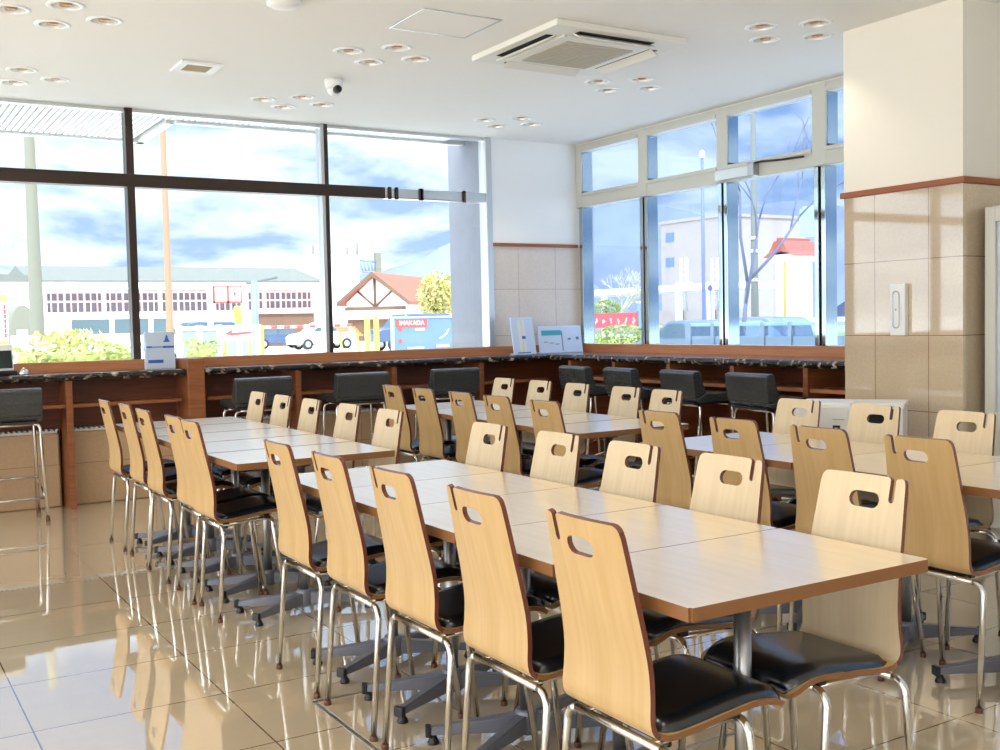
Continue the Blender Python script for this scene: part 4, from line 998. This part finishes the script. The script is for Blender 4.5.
# ---- beyond the right window
Xd = 60
def YR(px, py, X0): return at(px, py, 0, X0).y
def ZR(px, py, X0): return at(px, py, 0, X0).z
bb = thing('apartment_block', 'tall beige building with small blue windows beyond the cream window', 'building', (0, 0, 0))
X0 = 95; y1, y0 = YR(661, 250, X0), YR(727, 250, X0); zt = ZR(690, 221, X0)
MB().box(X0, X0+14, y0, y1, GZ, zt, bev=.05).build('wall', 'beige_b', bb)
MB().box(X0-.2, X0+14.2, y0-.2, y1+.2, zt, zt+.4).build('parapet', 'beige_b', bb)
for py in (237, 262):
    ya, yb = YR(674, py, X0), YR(666, py, X0); MB().box(X0-.08, X0, ya, yb, ZR(670, py+5, X0), ZR(670, py-4, X0)).build('window', 'signblue', bb)
# long white platform roof
pr_ = thing('platform_roof', 'long white station platform roof crossing the cream window', 'platform', (0, 0, 0)); X0 = 62
ya, yb = YR(735, 288, X0), YR(560, 288, X0); z0, z1 = ZR(660, 292, X0), ZR(660, 286, X0)
MB().box(X0, X0+5, ya, yb, z0, z1, bev=.05).build('roof_slab', 'ewhite', pr_)
for i, px in enumerate((600, 640, 674, 706, 722)): y = YR(px, 300, X0); MB().box(X0+.3, X0+.8, y-.2, y+.2, GZ, z0).build('column', 'ewhite', pr_)
MB().box(X0+1, X0+4.6, ya, yb, GZ, ZR(660, 311, X0)).build('platform_base', 'beige_b', pr_)
# catenary frames
for lab, px in (('white catenary frame with ring, nearer the left mullion', 684), ('white catenary frame with ring, nearer the right mullion', 715)):
    X0 = 66; o = thing('catenary_frame', lab, 'mast', (0, 0, 0)); y = YR(px, 280, X0); z0 = ZR(px, 287, X0); z1 = ZR(px, 258, X0)
    for s in (-.36, .36): MB().box(X0-.1, X0+.1, y+s-.1, y+s+.1, GZ, z1, bev=.02).build('upright', 'ewhite', o)
    mb = MB(); mb.tube([(X0, y+.3*math.cos(a), (z0+z1)/2+.3*math.sin(a)) for a in [i*PI/8 for i in range(16)]], .07, 6, closed=True); mb.build('ring', 'ewhite', o)
    mb = MB(); mb.box(X0-.08, X0+.08, y-1, y+1, z0+.3, z0+.45); mb.build('beam', 'ewhite', o)
# pale bare tree
def twiggy(label, base, h, spread, n, seed, mt, depth=4, r=.09, leanv=(0, 0, 0)):
    rnd = random.Random(seed); o = thing('bare_tree', label, 'tree', base); mb = MB()
    def br_(p, d, l, rad, k):
        q = p+d*l; m_ = p.lerp(q, .5)+Vector((rnd.uniform(-1, 1), rnd.uniform(-1, 1), rnd.uniform(-.5, .5)))*l*.06
        mb.tube([p, m_, q], [rad, rad*.85, rad*.65], 6 if k > 1 else 4)
        if k == 0: return
        for i in range(n if k < depth else n+1):
            e = (d+Vector((rnd.uniform(-1, 1), rnd.uniform(-1, 1), rnd.uniform(-.5, .9)))*spread).normalized()
            br_(q if i else m_.lerp(q, .6), e, l*rnd.uniform(.55, .8), rad*.6, k-1)
    br_(Vector((0, 0, 0)), Vector((leanv[0], leanv[1], 1)).normalized(), h, r, depth)
    mb.build('branches', mt, o); return o
p = at(622, 330, 0, 48); twiggy('pale bare winter tree beyond the first pane of the cream window', (p.x, p.y, GZ), 1.9, .75, 4, 4, 'leaf_p', 4, .12)
p = at(748, 330, 0, 13.5); twiggy('bare dark branched tree close outside the third cream pane', (p.x, p.y, GZ), 2.0, .62, 2, 21, 'bark', 5, .05)
# red banner, teal box
rb = thing('red_banner', 'red banner with pale characters in front of the pale tree', 'banner', (0, 0, 0)); X0 = 30
ya, yb = YR(637, 318, X0), YR(592, 318, X0); z0, z1 = ZR(615, 328, X0), ZR(615, 313, X0)
MB().box(X0, X0+.04, ya, yb, z0, z1).build('cloth', 'red', rb)
mb = MB(); rnd = random.Random(9); n = 6
for i in range(n):
    yc = yb-(yb-ya)*(i+.6)/n; zc = (z0+z1)/2
    for k in range(4): a, b = rnd.uniform(-.07, .07), rnd.uniform(-.1, .1); mb.box(X0-.01, X0, yc+a-.06, yc+a+.06, zc+b-.012, zc+b+.012); mb.box(X0-.01, X0, yc+a-.012, yc+a+.012, zc+b-.08, zc+b+.05)
mb.build('pale_characters', 'ewhite', rb)
for y in (ya, yb): MB().box(X0+.02, X0+.08, y-.03, y+.03, GZ, z1+.05).build('pole', 'cpole', rb)
tbx = thing('utility_cabinet', 'teal roadside cabinet at the right end of the red banner', 'cabinet', (0, 0, 0)); X0 = 32
ya, yb = YR(644, 315, X0), YR(637, 315, X0); MB().box(X0, X0+.3, ya, yb, GZ, ZR(640, 303, X0), bev=.02).build('body', 'teal', tbx)
MB().box(X0-.03, X0+.33, ya-.03, yb+.03, ZR(640, 303, X0), ZR(640, 301, X0)).build('cap', 'ewhite', tbx)
# bushes
for lab, px, py, rx, sd, mt in (('rounded yellow green bush above the red banner', 606, 306, .5, 31, 'leaf'), ('low green bush in front of the red banner', 622, 336, .62, 32, 'leaf'), ('low green bush beside the first cream mullion', 654, 331, .42, 33, 'leaf')):
    X0 = 34 if py < 320 else (24 if py == 336 else 27)
    p = at(px, py, 0, X0); o = thing('bush', lab, 'bush', (p.x, p.y, GZ)); rnd = random.Random(sd); zc = p.z-GZ
    def fn_(r):
        a, b = r.uniform(0, 2*PI), r.uniform(-1, 1); k = math.sqrt(max(0, 1-b*b)); return Vector((math.cos(a)*k*rx*1.5, math.sin(a)*k*rx*1.5, max(.05, zc+b*rx*.8-.1)))
    leaves(1000, fn_, .12, rnd).build('foliage', mt, o)
    mb = MB(); mb.tube([(0, 0, 0), (0, 0, zc)], .06, 8); mb.build('stem', 'timber', o)
# lamp post and purple sign
lp = thing('lamp_post', 'slim lavender lamp post rising through the second cream pane', 'lamp post', (0, 0, 0)); X0 = 26
p = at(704, 320, 0, X0); zt = ZR(703, 158, X0); MB().tube([(p.x, p.y, GZ), (p.x, p.y, zt*.5), (p.x, p.y, zt)], [.075, .065, .05], 10).build('column', 'lav', lp)
mb = MB(); mb.lathe([(.06, zt), (.1, zt+.06), (.1, zt+.2), (.03, zt+.28)], (p.x, p.y, 0), 14); mb.build('lamp_head', 'pw', lp)
ps = thing('round_sign', 'small purple round road sign beside the lavender lamp post', 'sign', (0, 0, 0)); X0 = 25.8
p = at(710, 288, 0, X0); mb = MB(); mb.lathe([(.1, -.02), (.1, .02)], p, 20, axis='x'); o_ = mb.build('disc', 'purple', ps); o_.scale = (1, 1, 1)
MB().tube([(p.x+.03, p.y, GZ), (p.x+.03, p.y, p.z+.12)], .02, 8).build('post', 'cpole', ps)
# grey cars close outside
car('estate_car', 'grey teal car parked behind the fence in the second cream pane', 19.5, YR(703, 335, 19.5), 4.4, 1.15+.2, 1.75, 'cargrey', kind='hatch', rz=PI/2, heading=-1)
car('compact_car', 'grey teal car parked behind the second cream mullion', 24, YR(748, 335, 24), 3.8, 1.4, 1.7, 'cargrey', kind='suv', rz=PI/2, heading=-1)
# utility pole, transformer box on a yellow pole
up_ = thing('utility_pole', 'grey concrete pole behind the bare tree in third cream pane', 'pole', (0, 0, 0)); X0 = 30
p = at(755, 320, 0, X0); MB().tube([(p.x, p.y, GZ), (p.x, p.y, 3.4), (p.x, p.y, 9)], [.16, .14, .1], 12).build('column', 'cpole', up_)
mb = MB()
for z in (4.2, 3.7, 2.6): mb.lathe([(.18, z), (.18, z+.12)], (p.x, p.y, 0), 12)
mb.build('pole_band', 'alu', up_)
tbx = thing('sign_box', 'square grey green box sign hung on a yellow pole', 'sign', (0, 0, 0)); X0 = 17
ya, yb = YR(822, 222, X0), YR(799, 222, X0); z0, z1 = ZR(810, 236, X0), ZR(810, 208, X0)
MB().box(X0, X0+.25, ya, yb, z0, z1, bev=.02).build('box', 'greengrey', tbx)
yp = YR(824, 300, X0); MB().tube([(X0+.12, yp, GZ), (X0+.12, yp, z1+1.2)], .05, 10).build('pole', 'yellow', tbx)
MB().box(X0+.08, X0+.16, yp, yb-.02, z1, z1+.06).build('bracket', 'alu', tbx)
# tower gate with orange hipped roof
tg = thing('tower_gate', 'small white tower with flared orange tiled roof', 'tower', (0, 0, 0)); X0 = 70
yc = YR(785, 290, X0); w2_ = (YR(774, 290, X0)-YR(793, 290, X0))/2; z0 = ZR(785, 262, X0); ze = ZR(785, 254, X0); zt = ZR(785, 240, X0)
MB().box(X0, X0+2.2, yc-w2_, yc+w2_, GZ, z0, bev=.03).build('shaft', 'ewhite', tg)
MB().box(X0-.25, X0+2.45, yc-w2_*1.15, yc+w2_*1.15, z0, ze, bev=.03).build('eave_box', 'ewhite', tg)
mb = MB(); hw2 = w2_*1.6
sec = [(-hw2, ze-.25), (-hw2*.6, ze+.2), (-hw2*.3, zt-.15), (0, zt), (hw2*.3, zt-.15), (hw2*.6, ze+.2), (hw2, ze-.25), (hw2*.6, ze+.05), (0, ze+.25), (-hw2*.6, ze+.05)]
mb.prism([(yc+a, b) for a, b in sec], X0-.8, X0+3, 'yz'); mb.build('roof', 'redroof', tg)
mb = MB(); mb.box(X0-.85, X0+3.05, yc-.12, yc+.12, zt-.05, zt+.18, bev=.03); mb.build('ridge', 'redroof', tg)
mb = MB(); mb.box(X0-.02, X0, yc-w2_*.15, yc+w2_*.15, GZ, z0); mb.build('panel_line', 'yellow', tg)
# fence along the road and lawn strip
rf = thing('road_fence', 'teal road fence with dark lower panels below the cream window', 'fence', (0, 0, 0)); X0 = 13
ya, yb = YR(850, 335, X0), YR(690, 335, X0); z1 = ZR(770, 322, X0); zm = ZR(770, 336, X0)
MB().box(X0, X0+.05, ya, yb, zm, z1-.06).build('upper_panel', 'tglass', rf)
MB().box(X0, X0+.05, ya, yb, GZ, zm).build('lower_panel', 'cargrey', rf)
MB().box(X0-.02, X0+.07, ya, yb, z1-.06, z1, bev=.01).build('top_rail', 'teal', rf)
n = 7
for i in range(n): y = ya+(yb-ya)*i/(n-1); MB().box(X0-.03, X0+.08, y-.04, y+.04, GZ, z1, bev=.01).build('post', 'cargrey', rf)
struct(MB().box(33, 58, YR(860, 320, 40), YR(640, 320, 40)+10, GZ, GZ+.25).build('lawn', 'lawn'))

# ================================================================== LIGHT
w = bpy.data.worlds.new('sky'); bpy.context.scene.world = w; w.use_nodes = True
nt = w.node_tree; L = nt.links.new; bg_ = nt.nodes['Background']
tc = nt.nodes.new('ShaderNodeTexCoord'); sp = nt.nodes.new('ShaderNodeSeparateXYZ'); L(tc.outputs['Generated'], sp.inputs[0])
def Mn(op, a, b):
    n = nt.nodes.new('ShaderNodeMath'); n.operation = op
    for i, v in enumerate((a, b)):
        if isinstance(v, (int, float)): n.inputs[i].default_value = v
        elif v is not None: L(v, n.inputs[i])
    return n.outputs[0]
zz = Mn('ADD', Mn('MAXIMUM', sp.outputs[2], 0.0), .26)
cb = nt.nodes.new('ShaderNodeCombineXYZ'); L(Mn('DIVIDE', sp.outputs[0], zz), cb.inputs[0]); L(Mn('DIVIDE', sp.outputs[1], zz), cb.inputs[1])
nz = nt.nodes.new('ShaderNodeTexNoise'); nz.inputs['Scale'].default_value = 2.3; nz.inputs['Detail'].default_value = 8; nz.inputs['Roughness'].default_value = .56; nz.inputs['Distortion'].default_value = .25
mp = nt.nodes.new('ShaderNodeMapping'); mp.inputs['Location'].default_value = (3.1, 1.7, 0); L(cb.outputs[0], mp.inputs[0]); L(mp.outputs[0], nz.inputs[0])
rp = nt.nodes.new('ShaderNodeValToRGB'); rp.color_ramp.elements[0].position = .40; rp.color_ramp.elements[1].position = .56; L(Mn('SUBTRACT', nz.outputs['Fac'], Mn('MULTIPLY', Mn('MAXIMUM', Mn('SUBTRACT', sp.outputs[2], .16), 0.0), 1.3)), rp.inputs[0])
gr = nt.nodes.new('ShaderNodeValToRGB'); gr.color_ramp.elements[0].position = 0; gr.color_ramp.elements[0].color = (.31, .39, .52, 1); gr.color_ramp.elements[1].position = .5; gr.color_ramp.elements[1].color = (.18, .275, .46, 1); L(sp.outputs[2], gr.inputs[0])
mx = nt.nodes.new('ShaderNodeMix'); mx.data_type = 'RGBA'; L(rp.outputs[0], mx.inputs[0]); L(gr.outputs[0], mx.inputs[6]); mx.inputs[7].default_value = (.72, .725, .74, 1)
vd = nt.nodes.new('ShaderNodeVectorMath'); vd.operation = 'DOT_PRODUCT'; L(tc.outputs['Generated'], vd.inputs[0]); vd.inputs[1].default_value = Vector((-.86, -.25, .44)).normalized()
side = Mn('MULTIPLY', Mn('POWER', Mn('MAXIMUM', vd.outputs['Value'], 0.0), 1.5), 1.5)        # added fill: sky brightened to the left, out of view
ss = nt.nodes.new('ShaderNodeMapRange'); ss.interpolation_type = 'SMOOTHSTEP'; ss.inputs['From Min'].default_value = .34; ss.inputs['From Max'].default_value = .75; L(sp.outputs[2], ss.inputs['Value'])
bo = Mn('ADD', side, Mn('MULTIPLY', ss.outputs[0], 1.7))                                             # added fill: sky also brightened overhead, out of view
vm = nt.nodes.new('ShaderNodeVectorMath'); vm.operation = 'SCALE'; vm.inputs[0].default_value = (1, .98, .95); L(bo, vm.inputs['Scale'])
va = nt.nodes.new('ShaderNodeVectorMath'); va.operation = 'ADD'; L(mx.outputs[2], va.inputs[0]); L(vm.outputs[0], va.inputs[1])
L(va.outputs[0], bg_.inputs['Color']); bg_.inputs['Strength'].default_value = 1.0

sun = bpy.data.lights.new('sun', 'SUN'); sun.energy = 2.4; sun.angle = .01; sun.color = (1, .96, .9)
so = bpy.data.objects.new('sun', sun); C.objects.link(so); so.rotation_euler = (math.radians(36), 0, math.radians(3))

# warm ceiling spots: one per downlight cluster, plus added ones out of view
def spot(x, y, e, col=(1, .92, .81), ang=115, r=.04, z=H+.005):
    l = bpy.data.lights.new('ceiling_spot', 'SPOT'); l.energy = e; l.color = col; l.spot_size = math.radians(ang); l.spot_blend = .6; l.shadow_soft_size = r
    o = bpy.data.objects.new('ceiling_spot', l); C.objects.link(o); o.location = (x, y, z)
LAMP = 8.5
for (cx_, cy_) in LIGHTS: spot(cx_, cy_, LAMP*(.5 if cy_ < 5 else 1), z=H-.02)
for cx_, cy_ in ((1.04, 3.0), (1.04, 1.3), (2.9, 3.0), (2.9, 1.3), (-.8, 1.3), (-.8, 3.0), (-.8, 4.5), (-.8, 6.02)): spot(cx_, cy_, LAMP, z=H-.02)  # added fill spots out of view, with no downlight built around them

sc = bpy.context.scene
sc.view_settings.view_transform = 'Standard'; sc.view_settings.look = 'None'; sc.view_settings.exposure = 1.3; sc.view_settings.gamma = 1.0
sc.view_settings.use_curve_mapping = False
